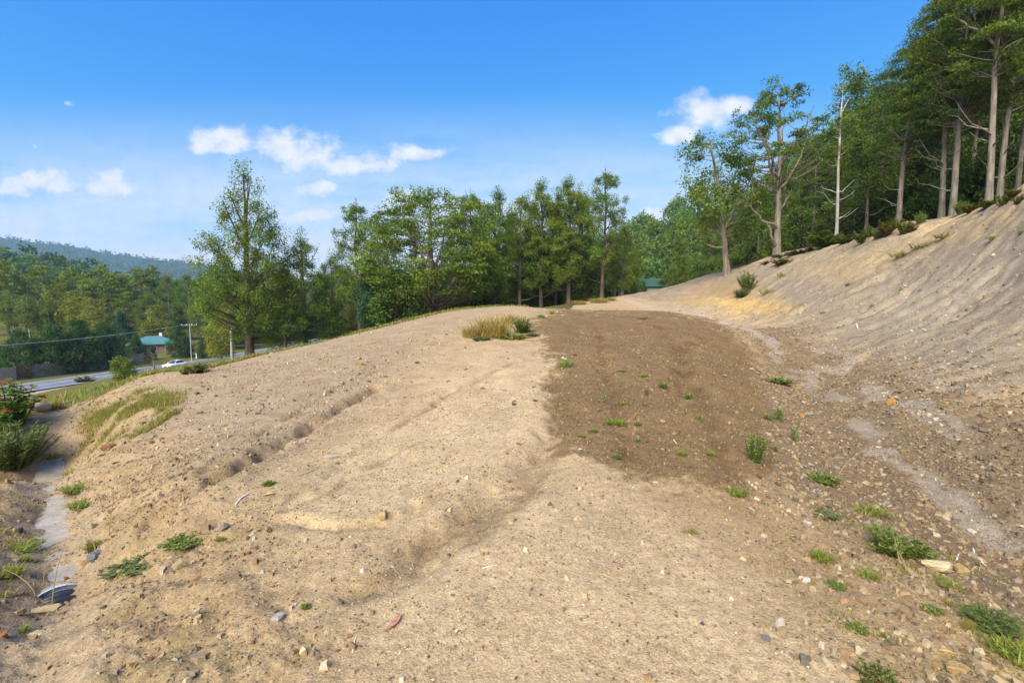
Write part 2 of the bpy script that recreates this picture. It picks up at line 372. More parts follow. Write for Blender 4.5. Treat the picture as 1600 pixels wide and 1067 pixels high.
# ------------------------------------------------------------------ ground sheet
SAND = lin(205,178,137); SANDP = lin(221,196,154); BRN = lin(142,116,80); GTAN = lin(178,157,129); BATT = lin(174,157,133); YEL = lin(224,188,118)
OCH = lin(182,150,100); PGREY = lin(194,178,154); SILT = lin(182,165,142); ROCKY = lin(138,117,90); MUD = lin(190,162,120); TURF = lin(120,116,58); LITTER = lin(88,76,50)
EARTH_K = 0.72                               # photograph values -> albedo
def silt_mask(x, y, t):
    sw = t - .15 + .45 * fbm(x * .8, y * .8, 3, 221)
    m = (1 - sstep(.08, .22, np.abs(sw))) * sstep(-.22, .02, fbm(x * 1.1, y * 1.1, 3, 223))
    return np.maximum(m, sstep(.10, .26, fbm(t * 1.9 + 4, y * .5 + x * .2, 4, 225)) * sstep(-.1, .2, t) * (1 - sstep(1.2, 2.0, t)))
def soil(x, y, z):
    zb = z; px, py = project(x, y, zb)
    px = px + 34 * fbm(x * 1.3, y * 1.3, 4, 201) + 10 * fbm(x * 6, y * 6, 3, 203); py = py + 18 * fbm(x * 1.3 + 9, y * 1.3, 4, 205) + 7 * fbm(x * 6, y * 6, 3, 207)
    r = np.hypot(x, y); front = y > .3
    c = np.empty(x.shape + (3,)); c[:] = SAND; wet = np.zeros(x.shape)
    def lay(col, m): c[:] = c * (1 - m[..., None]) + col * m[..., None]
    lay(GTAN, .85 * poly_mask(px, py, [(60,640),(200,600),(400,550),(560,515),(760,470),(700,525),(620,590),(560,640),(440,715),(330,775),(230,825),(150,830),(120,720)], 55) * front)
    lay(SANDP, .8 * poly_mask(px, py, [(865,570),(868,690),(780,735),(640,800),(520,830),(430,800),(480,740),(620,650),(760,570)], 50) * front)
    lay(SANDP, .6 * poly_mask(px, py, [(470,1100),(560,930),(760,780),(900,720),(1040,790),(1180,960),(1300,1100)], 90) * front)
    lay(lin(178,146,100), .6 * poly_mask(px, py, [(1000,760),(1180,760),(1290,800),(1420,880),(1600,960),(1600,1100),(1430,1100),(1230,900)], 70) * front)
    lay(ROCKY, .85 * poly_mask(px, py, [(1180,560),(1235,575),(1330,650),(1420,735),(1640,830),(1640,990),(1490,930),(1380,870),(1270,800),(1190,750)], 30) * front)
    d, s, side = polyline_dist(x, y, DITCH); t = d * side
    lay(ROCKY, .8 * sstep(-.6, 0, t) * (1 - sstep(1.3, 2.2, t + .6 * fbm(x, y, 3, 210))) * (s < 24) * front)
    bat = sstep(.9, 2.0, t + .3 * fbm(x, y, 3, 211)) * (1 - sstep(-.5, 2, r - edge_r(x, y)))
    lay(BATT, bat * front)
    str_ = fbm((s - .06 * t) * 2.2, t * .35, 4, 215)
    lay(lin(146,122,92), bat * .5 * sstep(.0, .4, str_) * front); lay(lin(196,172,138), bat * .45 * sstep(.02, .4, -str_) * front)
    fl = bat * front
    lay(YEL, fl * .95 * poly_mask(px, py, [(1030,490),(1060,472),(1120,462),(1210,468),(1240,480),(1185,503),(1130,503)], 16))
    lay(lin(190,158,108), fl * .7 * poly_mask(px, py, [(1060,462),(1120,440),(1180,440),(1150,462)], 16))
    lay(OCH, fl * .6 * poly_mask(px, py, [(1440,660),(1520,625),(1640,590),(1640,700),(1500,700)], 45))
    lay(PGREY, fl * .75 * poly_mask(px, py, [(1380,480),(1470,420),(1640,350),(1640,420),(1500,480),(1420,510)], 40))
    lay(lin(214,186,140), fl * .7 * (1 - sstep(0, 3.2, np.abs(r - edge_r(x, y) + 2.2))) * sstep(-.3, .2, fbm(x * .6, y * .6, 3, 219)))
    lay(lin(208,180,132), fl * .55 * poly_mask(px, py, [(1240,420),(1420,370),(1600,320),(1600,345),(1420,400),(1300,440)], 18))
    # silt laid down by the gully
    silt = silt_mask(x, y, t)
    lay(SILT, silt * .9 * front); wet = np.maximum(wet, silt * .45)
    lay(lin(212,190,166), front * (1 - sstep(.15, .5, np.abs(t))) * sstep(13.5, 16, y) * .8)
    bm = poly_mask(px, py, BROWN, 24) * (r < 26) * front
    bm = np.clip(bm + .5 * poly_mask(px, py, BROWN, 60) * (fbm(x * 4, y * 4, 3, 231) > .12) * (r < 26) * front, 0, 1)
    bm = sstep(.16, .76, bm + .55 * fbm(x * 7, y * 7, 3, 235) * (1 - np.abs(2 * bm - 1)) + .2 * fbm(x * 2, y * 2, 3, 237) * (1 - np.abs(2 * bm - 1)))
    lay(BRN, bm * .95); lay(lin(158,130,88), bm * .55 * sstep(0, .4, fbm(x * .9, y * .5, 3, 233)))
    # rills and ruts coloured darker: collected dark grains, with painted shade along the step edge
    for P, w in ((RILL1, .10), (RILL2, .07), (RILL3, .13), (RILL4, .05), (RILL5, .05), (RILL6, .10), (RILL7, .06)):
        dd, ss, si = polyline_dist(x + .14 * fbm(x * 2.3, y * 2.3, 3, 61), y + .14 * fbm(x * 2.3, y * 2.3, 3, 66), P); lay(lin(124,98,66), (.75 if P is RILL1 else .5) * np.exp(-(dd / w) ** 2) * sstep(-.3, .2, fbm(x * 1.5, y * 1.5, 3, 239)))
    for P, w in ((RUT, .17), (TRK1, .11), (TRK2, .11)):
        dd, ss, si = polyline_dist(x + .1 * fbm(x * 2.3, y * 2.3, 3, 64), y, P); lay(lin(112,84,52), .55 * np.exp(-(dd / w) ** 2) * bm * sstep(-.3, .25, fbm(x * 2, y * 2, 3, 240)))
    # left drain: mud, then damp weedy ground beside it
    dc, sc, si = polyline_dist(x, y, CHAN)
    lm = (1 - sstep(.7, 1.5, dc + .5 * fbm(x * 1.2, y * 1.2, 3, 241))); lay(MUD, lm * .9)
    lay(lin(150,134,84), lm * .45 * sstep(.05, .3, fbm(x * 2.2, y * 2.2, 3, 243))); wet = np.maximum(wet, lm * .35)
    mm = 1 - sstep(.18, .42, dc + .25 * fbm(x * 2.2, y * 2.2, 3, 245)); lay(lin(186,162,126), mm * .9); wet = np.maximum(wet, mm)
    lft = poly_mask(px, py, [(-400,500),(60,600),(62,690),(40,760),(30,900),(-400,1000)], 30) * front; lay(lin(146,120,70), lft * .6 * (dc > .4))
    # beyond the earthworks: paddock grass on the valley side, leaf litter under the trees
    far = sstep(-.4, .6, r - edge_r(x, y) + .6 * fbm(x * .9, y * .9, 3, 251))
    th = np.arctan2(x, np.maximum(y, .01)); lf = sstep(.16, .05, th)
    mixc = TURF * lf[..., None] + LITTER * (1 - lf[..., None])
    c[:] = c * (1 - far[..., None]) + mixc * far[..., None]
    lay(lin(160,146,72), far * lf * .7 * sstep(-.1, .4, fbm(x * .25, y * .25, 3, 253)) * (r < 60)); lay(lin(108,128,52), far * lf * .8 * sstep(.1, .4, fbm(x * .2, y * .2, 3, 255)))
    drd, srd, sid = polyline_dist(x, y, ROAD)
    sh = (1 - sstep(6.2, 7.4, drd + 1.2 * fbm(x * .3, y * .3, 3, 257))) * (sid > 0) * (y < 74); lay(lin(202,178,156), sh * .95)
    wet *= (r < 30)
    return c * EARTH_K, wet
def build_ground():
    th = np.concatenate([np.linspace(-math.pi, -R(58), 50)[:-1], np.linspace(-R(55), R(55), 510), np.linspace(R(58), math.pi, 50)[1:-1]])
    rr = np.concatenate([[.35, .7, 1.0], np.geomspace(1.3, 32, 490), np.geomspace(33, 90, 70)[1:], np.geomspace(95, 2300, 50)])
    T, RR = np.meshgrid(th, rr, indexing='ij'); x = (RR * np.sin(T)).ravel(); y = (RR * np.cos(T)).ravel()
    z = H(x, y); nt, nr = len(th), len(rr)
    V = np.stack([x, y, z], 1); V = np.vstack([V, [[0, 0, hz(0.01, 0.01)]]])
    i, j = np.meshgrid(np.arange(nt), np.arange(nr - 1), indexing='ij'); i2 = (i + 1) % nt
    Q = np.stack([i * nr + j, i * nr + j + 1, i2 * nr + j + 1, i2 * nr + j], -1).reshape(-1, 4)
    k = np.arange(nt); T3 = np.stack([k * nr, ((k + 1) % nt) * nr, np.full(nt, nt * nr)], 1)[:, ::-1]
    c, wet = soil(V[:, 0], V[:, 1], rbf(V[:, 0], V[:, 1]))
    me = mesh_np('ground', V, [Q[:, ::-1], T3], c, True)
    a = me.attributes.new('wet', 'FLOAT', 'POINT'); a.data.foreach_set('value', wet.astype(np.float32))
    tag(link('ground', me, M_EARTH), kind='structure')
build_ground()

# ------------------------------------------------------------------ road
def ribbon(P, off0, off1, z0, step=2.0, zfun=None):
    pts = []
    for i in range(len(P) - 1):
        a, b = np.array(P[i]), np.array(P[i + 1]); n = max(1, int(np.hypot(*(b - a)) / step))
        pts += [a + (b - a) * k / n for k in range(n)]
    pts.append(np.array(P[-1])); pts = np.array(pts)
    for _ in range(6): pts[1:-1] = (pts[:-2] + 2 * pts[1:-1] + pts[2:]) / 4
    t = np.gradient(pts, axis=0); t /= np.linalg.norm(t, axis=1)[:, None]; nrm = np.stack([t[:, 1], -t[:, 0]], 1)
    return pts, t, nrm
RP, RT, RN = ribbon(ROAD, 0, 0, 0)
def road_strip(o0, o1, z, sel=None):
    a = RP + RN * o0; b = RP + RN * o1; n = len(RP); V = np.vstack([np.c_[a, roadz(RP[:, 1]) + z], np.c_[b, roadz(RP[:, 1]) + z]])
    k = np.arange(n - 1) if sel is None else sel
    return V, np.stack([k, k + n, k + n + 1, k + 1], 1)
def mat_asphalt():
    b = NB('asphalt'); p = b.pos(); n = b.noise(.6, 6, .6, p); n2 = b.noise(30, 3, .6, p)
    col = b.mix(b.rng(n, .3, .7), (.13, .135, .145), (.20, .205, .215)); b.principled(col, .8, b.bump(n2, .4, .01), .3); return b.m
V, Q = road_strip(-3.6, 3.6, .02)
road = tag(link('road', mesh_np('road', V, [Q[:, ::-1]]), mat_asphalt()), kind='structure')
M_LINE = mat_plain('road_paint', (.75, .75, .73), .6, .08)
for nm, o0, o1, sel in (('edge_line', -3.2, -3.08, None), ('edge_line', 3.08, 3.2, None), ('centre_line', -.06, .06, None)):
    V, Q = road_strip(o0, o1, .026, sel); link(nm, mesh_np(nm, V, [Q[:, ::-1]]), M_LINE, road)
def road_at(y, off=0):
    i = int(np.argmin(np.abs(RP[:, 1] - y))); p = RP[i] + RN[i] * off; return p, RT[i]
# ------------------------------------------------------------------ foliage helpers
def leaf_cards(C, D, Lr, Wr, roll, shape=.42):
    """rhombic leaves: base C, unit direction D, length, width, roll"""
    n = len(C); up = np.tile([0., 0., 1.], (n, 1)); m = np.abs(D[:, 2]) > .95; up[m] = [1., 0., 0.]
    s = np.cross(D, up); s /= np.linalg.norm(s, axis=1)[:, None]; t = np.cross(s, D)
    s = s * np.cos(roll)[:, None] + t * np.sin(roll)[:, None]
    L = Lr[:, None]; W = Wr[:, None]
    V = np.empty((n, 4, 3)); V[:, 0] = C; V[:, 1] = C + D * L * shape + s * W * .5; V[:, 2] = C + D * L; V[:, 3] = C + D * L * shape - s * W * .5
    return V.reshape(-1, 3), np.arange(n * 4).reshape(-1, 4)
def rand_dir(n, rng):
    v = rng.normal(size=(n, 3)); return v / np.linalg.norm(v, axis=1)[:, None]
def tube(path, rad, sides=6):
    """tapered tube along a path"""
    P = np.asarray(path, float); n = len(P); r = np.asarray(rad, float)
    T = np.gradient(P, axis=0); T /= np.linalg.norm(T, axis=1)[:, None] + 1e-9
    ref = np.array([1., 0, 0]) if abs(T[0][0]) < .8 else np.array([0, 1., 0])
    A_ = np.cross(T, ref); A_ /= np.linalg.norm(A_, axis=1)[:, None]; B_ = np.cross(T, A_)
    a = np.arange(sides) * 2 * math.pi / sides
    V = P[:, None] + r[:, None, None] * (np.cos(a)[None, :, None] * A_[:, None] + np.sin(a)[None, :, None] * B_[:, None])
    i, j = np.meshgrid(np.arange(n - 1), np.arange(sides), indexing='ij'); j2 = (j + 1) % sides
    Q = np.stack([i * sides + j, i * sides + j2, (i + 1) * sides + j2, (i + 1) * sides + j], -1).reshape(-1, 4)
    return V.reshape(-1, 3), Q
class MB:
    def __init__(s): s.V = []; s.F = {3: [], 4: []}; s.T = []; s.n = 0
    def add(s, V, Fc, tint=None):
        V = np.asarray(V, float); Fc = np.asarray(Fc, int)
        s.V.append(V); s.F[Fc.shape[1]].append(Fc + s.n); s.n += len(V)
        s.T.append(np.ones((len(V), 3)) if tint is None else np.broadcast_to(tint, (len(V), 3)))
        return s
    def box(s, c, d, rz=0, tint=None):
        x, y, z = np.array(d) / 2.; V = np.array([[a * x, b * y, e * z] for a in (-1, 1) for b in (-1, 1) for e in (-1, 1)])
        ca, sa = math.cos(rz), math.sin(rz); V = np.c_[V[:, 0] * ca - V[:, 1] * sa, V[:, 0] * sa + V[:, 1] * ca, V[:, 2]] + np.array(c)
        return s.add(V, [[0,1,3,2],[4,6,7,5],[0,4,5,1],[2,3,7,6],[0,2,6,4],[1,5,7,3]], tint)
    def mesh(s, name, smooth=False):
        return mesh_np(name, np.vstack(s.V), [np.vstack(f) for f in s.F.values() if f], np.vstack(s.T), smooth)

def mat_leaf(name, base, var=.3, trans=.3, hue=None, rough=.7):
    """leaf: colour from the mesh's own tint, some light passing through, a little variation from tree to tree"""
    b = NB(name); t = b.attr('tint'); oi = b.n('ShaderNodeObjectInfo')
    base = np.array(base); h = np.array(hue) if hue is not None else base * np.array([1.25, 1.08, .8])
    c = b.mix(b.math('MULTIPLY', oi.outputs['Random'], .8), base, h)
    c = b.mix(1, c, t, 'MULTIPLY')
    c = b.mix(1, c, b.mix(b.rng(b.noise(.9, 3, .6), .3, .7), (1 - var,) * 3, (1 + var,) * 3), 'MULTIPLY')
    p = b.principled(c, rough, None, .1)
    tr = b.n('ShaderNodeBsdfTranslucent'); b.l(b.mix(1, c, (1.25, 1.2, .7), 'MULTIPLY'), tr.inputs[0])
    mx = b.n('ShaderNodeMixShader'); mx.inputs[0].default_value = trans; b.l(p.outputs[0], mx.inputs[1]); b.l(tr.outputs[0], mx.inputs[2])
    b.l(mx.outputs[0], b.out.inputs[0]); return b.m
def mat_bark(name, c0, c1, scale=5):
    b = NB(name); o = b.obj(); n = b.noise(scale, 6, .65, b.scaled(o, (1, 1, .16))); n2 = b.noise(.8, 4, .6, o)
    c = b.mix(b.rng(n, .32, .68), c0, c1); c = b.mix(1, c, b.mix(b.rng(n2, .3, .7), (.7, .68, .66), (1.2, 1.2, 1.2)), 'MULTIPLY')
    b.principled(c, .9, b.bump(n, .8, .05), .15); return b.m
LEAF = {
 'gum': mat_leaf('gum_leaf', (.105, .172, .026), hue=(.135, .19, .026)),
 'gumdark': mat_leaf('gum_leaf_dark', (.088, .145, .025), hue=(.115, .16, .025)),
 'olive': mat_leaf('gum_leaf_olive', (.15, .19, .025), hue=(.13, .19, .026)),
 'yellow': mat_leaf('wattle_leaf_golden', (.18, .215, .024), hue=(.21, .225, .024)),
 'wattle': mat_leaf('wattle_leaf_dark', (.055, .105, .03), hue=(.062, .125, .028)),
 'blue': mat_leaf('wattle_leaf_blue', (.046, .095, .055), hue=(.05, .105, .05)),
 'bright': mat_leaf('shrub_leaf_bright', (.12, .19, .025), hue=(.15, .19, .025)),
}
BARK = {
 'pale': mat_bark('gum_bark_pale', (.12, .092, .066), (.32, .265, .20)),
 'dark': mat_bark('stringy_bark_dark', (.045, .032, .022), (.13, .09, .062)),
 'mid': mat_bark('gum_bark_mid', (.11, .08, .055), (.27, .205, .15)),
 'white': mat_bark('gum_bark_white', (.33, .31, .27), (.62, .58, .52)),
}
def tree_meshes(name, seed, Ht, r0, shape, clumps, leaves, leaf, clump_r, limbs=(), lean=(0, 0), dead=0, droop=.45, flat=1.1, inner=.45, wob=.25, tipc=.35, sides=7, up=.55):
    """a trunk with limbs and a crown of leaf clumps.
    shape: [(height fraction, crown radius)], limbs: (start fraction, bearing, reach, rise)"""
    g = np.random.default_rng(seed); wood = MB(); crown = MB()
    n = 14; t = np.linspace(0, 1, n)
    path = np.stack([lean[0] * t ** 1.4 + wob * np.cumsum(g.normal(size=n)) * .3 * t, lean[1] * t ** 1.4 + wob * np.cumsum(g.normal(size=n)) * .3 * t, Ht * .97 * t], 1)
    rad = r0 * (1 - t) ** .8 * .92 + .02; rad[0] *= 1.45; rad[1] *= 1.06
    path[0, 2] = -.5
    wood.add(*tube(path, rad, sides + 3))
    nodes = []                                           # skeleton points that branches may leave from
    def resamp(P, r, k):
        tt = np.linspace(0, len(P) - 1, k); i = np.minimum(tt.astype(int), len(P) - 2); f = (tt - i)[:, None]
        return P[i] * (1 - f) + P[i + 1] * f, np.interp(tt, np.arange(len(P)), r)
    hb = shape[0][0]
    pp, pr = resamp(path, rad, 60); k = pp[:, 2] > Ht * max(hb - .14, .06); nodes.append(np.c_[pp[k], pr[k]])
    for (s, az, reach, rise) in limbs:
        i = s * (n - 1); a0 = path[int(i)] + (path[min(int(i) + 1, n - 1)] - path[int(i)]) * (i - int(i)); rr = np.interp(i, np.arange(n), rad)
        m = 9; q = np.linspace(0, 1, m); d = np.array([math.cos(az), math.sin(az)])
        P = np.c_[a0[0] + d[0] * reach * q, a0[1] + d[1] * reach * q, a0[2] + rise * q ** 1.25]
        P[1:] += np.cumsum(g.normal(size=(m - 1, 3)), 0) * reach * .035
        lr = rr * .5 * (1 - q) ** .75 + .018
        wood.add(*tube(P, lr, sides)); a, b_ = resamp(P, lr, 24); nodes.append(np.c_[a, b_][4:])
    ND = np.vstack(nodes)
    hs = np.array([s[0] for s in shape]); rs = np.array([s[1] for s in shape])
    # clump centres, more of them where the crown is wide
    cand = g.uniform(hs[0], hs[-1], 6000); w = np.interp(cand, hs, rs) + .12; cand = cand[g.uniform(0, w.max(), 6000) < w][:clumps]
    C = []
    for h in cand:
        Rm = np.interp(h, hs, rs); az = g.uniform(0, 2 * math.pi); q = Rm * (inner + (1 - inner) * math.sqrt(g.uniform()))  * g.uniform(.82, 1.12)
        ax = np.array([np.interp(h * Ht, path[:, 2], path[:, 0]), np.interp(h * Ht, path[:, 2], path[:, 1])])
        C.append([ax[0] + q * math.cos(az), ax[1] + q * math.sin(az), h * Ht])
    C = np.array(C)
    for c in C:
        d = ND[:, :3] - c; dist = np.linalg.norm(d, axis=1) + np.clip(d[:, 2] + .45 * np.hypot(d[:, 0], d[:, 1]) * up / .55, 0, None) * 2.2
        i = int(np.argmin(dist)); p0 = ND[i, :3]; rb = min(ND[i, 3] * .55, .015 + .012 * np.linalg.norm(c - p0))
        q = np.linspace(0, 1, 6)[:, None]; mid = (p0 + c) / 2 + np.array([0, 0, -.12 * np.linalg.norm(c - p0)]) + g.normal(size=3) * .05 * np.linalg.norm(c - p0)
        P = (1 - q) ** 2 * p0 + 2 * q * (1 - q) * mid + q * q * c
        wood.add(*tube(P, rb * (1 - .8 * q[:, 0]) + .006, 4))
    for _ in range(dead):
        i = g.integers(0, max(4, int(hb * 60))); p0 = pp[max(i, 8)]; az = g.uniform(0, 6.28); ln = g.uniform(.06, .16) * Ht
        q = np.linspace(0, 1, 6); P = np.c_[p0[0] + math.cos(az) * ln * q, p0[1] + math.sin(az) * ln * q, p0[2] + ln * (.1 * q + .5 * q ** 2)]; P[1:] += g.normal(size=(5, 3)) * ln * .05
        wood.add(*tube(P, .055 * (1 - q) * Ht / 16 + .008, 4))
    per = int(leaves * 1.5) // len(C)
    for c in C:
        m = max(6, int(per * g.uniform(.55, 1.45))); cr = clump_r * 1.22 * g.uniform(.65, 1.35)
        nsub = g.integers(3, 6); sub = rand_dir(nsub, g) * cr * .62 * np.array([1, 1, flat]); which = g.integers(0, nsub, m)
        off = rand_dir(m, g) * (g.uniform(0, 1, m) ** .5)[:, None] * cr * .62
        if flat < .8: off[:, 2] = np.abs(off[:, 2]) * .9 - cr * .18
        off[:, 2] *= flat
        P = c + sub[which] + off
        D = rand_dir(m, g) * .8 + off / cr * .9; D[:, 2] -= droop; D /= np.linalg.norm(D, axis=1)[:, None]
        Lr = leaf * g.uniform(.6, 1.4, m); Wr = Lr * g.uniform(.28, .45, m)
        V, Q = leaf_cards(P, D, Lr, Wr, g.uniform(0, 6.28, m))
        tn = np.array([1., 1., 1.]) * g.uniform(.72, 1.25); tip = g.uniform(0, 1) < .4
        T = np.repeat(tn[None] * g.uniform(.8, 1.2, (m, 1)) * (np.array([1 + tipc, 1 + tipc * .35, .9]) if tip else np.ones(3)), 4, 0)
        crown.add(V, Q, T)
    return wood.mesh(name + '_trunk', True), crown.mesh(name + '_crown')
PROTO = {}
def proto(key, Ht, wood, leafm, **kw):
    a, b = tree_meshes(key, kw.pop('seed'), Ht, **kw); a.materials.append(BARK[wood]); b.materials.append(LEAF[leafm]); PROTO[key] = (a, b, Ht)
TAU = 2 * math.pi
def ring(n, s0, s1, reach, rise, seed):
    g = np.random.default_rng(seed); return [(s0 + (s1 - s0) * i / max(n - 1, 1), i * 2.4 + g.uniform(-.4, .4), reach * g.uniform(.75, 1.2) * (1 - .45 * i / n), rise * g.uniform(.8, 1.2)) for i in range(n)]
proto('cone', 18, 'dark', 'gum', seed=1, r0=.42, shape=[(.16,2.4),(.26,4.2),(.42,4.4),(.52,4.0),(.66,3.3),(.80,2.2),(.92,1.1),(1,.35)], clumps=210, leaves=24000, leaf=.20, clump_r=.68, limbs=ring(12,.22,.8,2.8,3.4,1), inner=.34)
proto('cone2', 16, 'mid', 'gum', seed=2, r0=.30, shape=[(.10,2.0),(.25,3.2),(.45,3.3),(.62,2.8),(.8,1.7),(1,.4)], clumps=130, leaves=15500, leaf=.20, clump_r=.68, limbs=ring(9,.25,.8,2.3,2.6,2), inner=.3)
proto('spread', 12, 'mid', 'gum', seed=3, r0=.42, shape=[(.20,3.4),(.36,5.3),(.55,5.6),(.74,5.0),(.88,3.8),(1,1.7)], clumps=250, leaves=30000, leaf=.22, clump_r=.82, limbs=[(.14,3.3,4.2,4.6),(.2,.3,3.6,5.4),(.24,1.7,3.4,5.0),(.26,4.6,3.6,5.4),(.30,2.5,2.4,6.2),(.34,5.6,3.8,4.2),(.16,2.9,4.6,2.6),(.4,.9,2.0,5)], inner=.5, flat=.7)
proto('slim', 17, 'dark', 'gum', seed=4, r0=.24, shape=[(.20,1.1),(.36,1.7),(.6,1.9),(.78,1.55),(.92,.8),(1,.3)], clumps=95, leaves=13500, leaf=.19, clump_r=.55, limbs=ring(8,.4,.85,1.4,1.9,4), inner=.25, dead=4)
proto('slim2', 17, 'mid', 'gum', seed=5, r0=.20, shape=[(.22,.9),(.45,1.6),(.7,1.6),(.85,1.15),(1,.35)], clumps=90, leaves=11500, leaf=.19, clump_r=.52, limbs=ring(7,.45,.85,1.2,1.8,5), inner=.2, dead=5)
proto('airy', 18, 'dark', 'gum', seed=6, r0=.22, shape=[(.30,1.9),(.48,2.3),(.62,2.1),(.78,1.7),(.9,1.1),(1,.45)], clumps=95, leaves=10500, leaf=.19, clump_r=.48, limbs=ring(10,.35,.9,1.7,1.6,6), inner=.3, dead=3)
proto('tall', 20, 'pale', 'gumdark', seed=7, r0=.27, shape=[(.40,2.2),(.54,3.6),(.68,4.2),(.82,3.8),(.93,2.5),(1,1.0)], clumps=165, leaves=21000, leaf=.19, clump_r=.82, limbs=ring(8,.45,.8,3.4,3.0,7), inner=.35, dead=3, flat=.45, wob=.3)
proto('tall2', 20, 'pale', 'gumdark', seed=8, r0=.23, shape=[(.44,1.7),(.58,3.0),(.72,3.5),(.86,2.8),(1,.9)], clumps=130, leaves=17000, leaf=.19, clump_r=.78, limbs=ring(7,.48,.82,2.7,2.8,8), inner=.3, lean=(.8,.3), dead=4, flat=.45, wob=.4)
proto('open', 12, 'pale', 'gumdark', seed=9, r0=.27, shape=[(.42,2.4),(.54,3.6),(.68,3.8),(.82,3.1),(.93,1.9),(1,.7)], clumps=85, leaves=8200, leaf=.19, clump_r=.58, limbs=[(.40,.2,3.1,3.6),(.46,3.4,3.0,3.2),(.5,1.6,2.4,3.6),(.54,5.0,2.6,3.2),(.6,2.5,2.2,3.2),(.64,.8,2.2,2.8),(.16,3.2,2.2,1.5),(.06,3.5,1.9,1.8),(.26,.3,1.8,2.2)], inner=.45, dead=3, flat=.5)
proto('lean', 9.5, 'pale', 'gum', seed=10, r0=.20, shape=[(.30,1.5),(.46,2.6),(.62,2.6),(.78,2.0),(.92,1.2),(1,.4)], clumps=62, leaves=6500, leaf=.19, clump_r=.56, limbs=[(.28,3.3,2.4,3.4),(.33,.4,1.8,3.2),(.4,2.6,2.2,3.4),(.46,5.0,1.7,2.8),(.2,3.0,1.1,.5)], lean=(-1.3,.2), inner=.45, dead=3)
proto('forest', 18, 'mid', 'gumdark', seed=11, r0=.20, shape=[(.30,1.6),(.46,2.3),(.66,2.5),(.84,1.9),(1,.6)], clumps=70, leaves=7000, leaf=.30, clump_r=.85, limbs=ring(6,.4,.8,1.8,2.2,11), inner=.25, dead=5)
proto('pole', 14, 'white', 'gumdark', seed=12, r0=.13, shape=[(.50,.7),(.66,1.1),(.84,.8),(1,.35)], clumps=26, leaves=2000, leaf=.20, clump_r=.45, limbs=ring(4,.55,.9,.8,1.0,12), inner=.3, dead=7)
proto('dome', 16, 'mid', 'olive', seed=13, r0=.32, shape=[(.12,3.2),(.3,4.4),(.52,4.3),(.72,3.5),(.88,2.2),(1,.7)], clumps=120, leaves=9000, leaf=.42, clump_r=1.15, limbs=ring(8,.2,.7,3.0,3.4,13), inner=.45, flat=.5)
proto('dome2', 15, 'mid', 'olive', seed=14, r0=.28, shape=[(.10,2.6),(.28,3.8),(.5,3.9),(.7,3.4),(.87,2.3),(1,.9)], clumps=105, leaves=8500, leaf=.40, clump_r=1.1, limbs=ring(8,.2,.7,2.7,3.2,14), inner=.45, flat=.5)
proto('valley', 17, 'white', 'olive', seed=15, r0=.24, shape=[(.36,2.0),(.52,3.0),(.7,3.0),(.86,2.2),(1,.7)], clumps=80, leaves=6500, leaf=.42, clump_r=1.0, limbs=ring(6,.4,.8,2.2,2.6,15), inner=.35)
proto('golden', 12, 'mid', 'yellow', seed=16, r0=.22, shape=[(.14,2.2),(.35,3.2),(.6,3.0),(.8,2.1),(1,.7)], clumps=85, leaves=7500, leaf=.36, clump_r=.9, limbs=ring(6,.2,.7,2.2,2.6,16), inner=.45)
proto('wattle', 10, 'dark', 'wattle', seed=17, r0=.22, shape=[(.04,2.4),(.2,3.3),(.42,3.1),(.65,2.3),(.85,1.3),(1,.4)], clumps=130, leaves=12000, leaf=.30, clump_r=.8, limbs=ring(8,.1,.7,2.2,1.8,17), inner=.5, tipc=.1, droop=.1)
proto('bluewattle', 10, 'dark', 'blue', seed=18, r0=.18, shape=[(.10,1.6),(.3,2.2),(.55,1.9),(.8,1.2),(1,.4)], clumps=95, leaves=9000, leaf=.27, clump_r=.65, limbs=ring(7,.15,.75,1.5,1.4,18), inner=.45, tipc=.05, droop=.15)
proto('under', 5, 'dark', 'gumdark', seed=19, r0=.08, shape=[(.04,1.3),(.25,1.9),(.5,1.8),(.75,1.3),(1,.5)], clumps=60, leaves=4500, leaf=.24, clump_r=.6, limbs=ring(5,.1,.6,1.1,1.2,19), inner=.4)
proto('sapling', 4, 'mid', 'bright', seed=20, r0=.05, shape=[(.22,.9),(.45,1.2),(.7,1.0),(1,.3)], clumps=36, leaves=1900, leaf=.22, clump_r=.38, limbs=ring(5,.2,.7,.8,.9,20), inner=.4)

def put_tree(key, px, Y, top, label, cat='tree', group=None, wid=1.0, name=None, rz=None, base=None, x=None, hgt=None):
    """stand a tree at depth Y on the bearing of px, tall enough for its tip to reach `top`"""
    X = (px - 800) / F * Y * (1 / (CP + 0)) * CP if x is None else x
    z = hz(X, Y) if base is None else base
    if hgt is None:
        zt = U(px, top, Y)[2]; hgt = zt - z
    tr, cr, Ht = PROTO[key]; s = hgt / Ht
    root = empty(name or 'gum_tree', (X, Y, z - .1), (hash_f(px, Y) * TAU if rz is None else rz), (s * wid, s * wid, s))
    tag(root, label, cat, group); link('trunk', tr, None, root); link('crown', cr, None, root)
    return root
def hash_f(a, b):
    v = math.sin(a * 12.9898 + b * 78.233) * 43758.5453; return v - math.floor(v)

ORD = 'first second third fourth fifth sixth seventh eighth ninth tenth eleventh twelfth thirteenth fourteenth fifteenth sixteenth seventeenth eighteenth nineteenth twentieth'.split()
def nth(i, n): return ('leftmost' if i == 0 else 'rightmost' if i == n - 1 else ORD[i] + ' from the left')
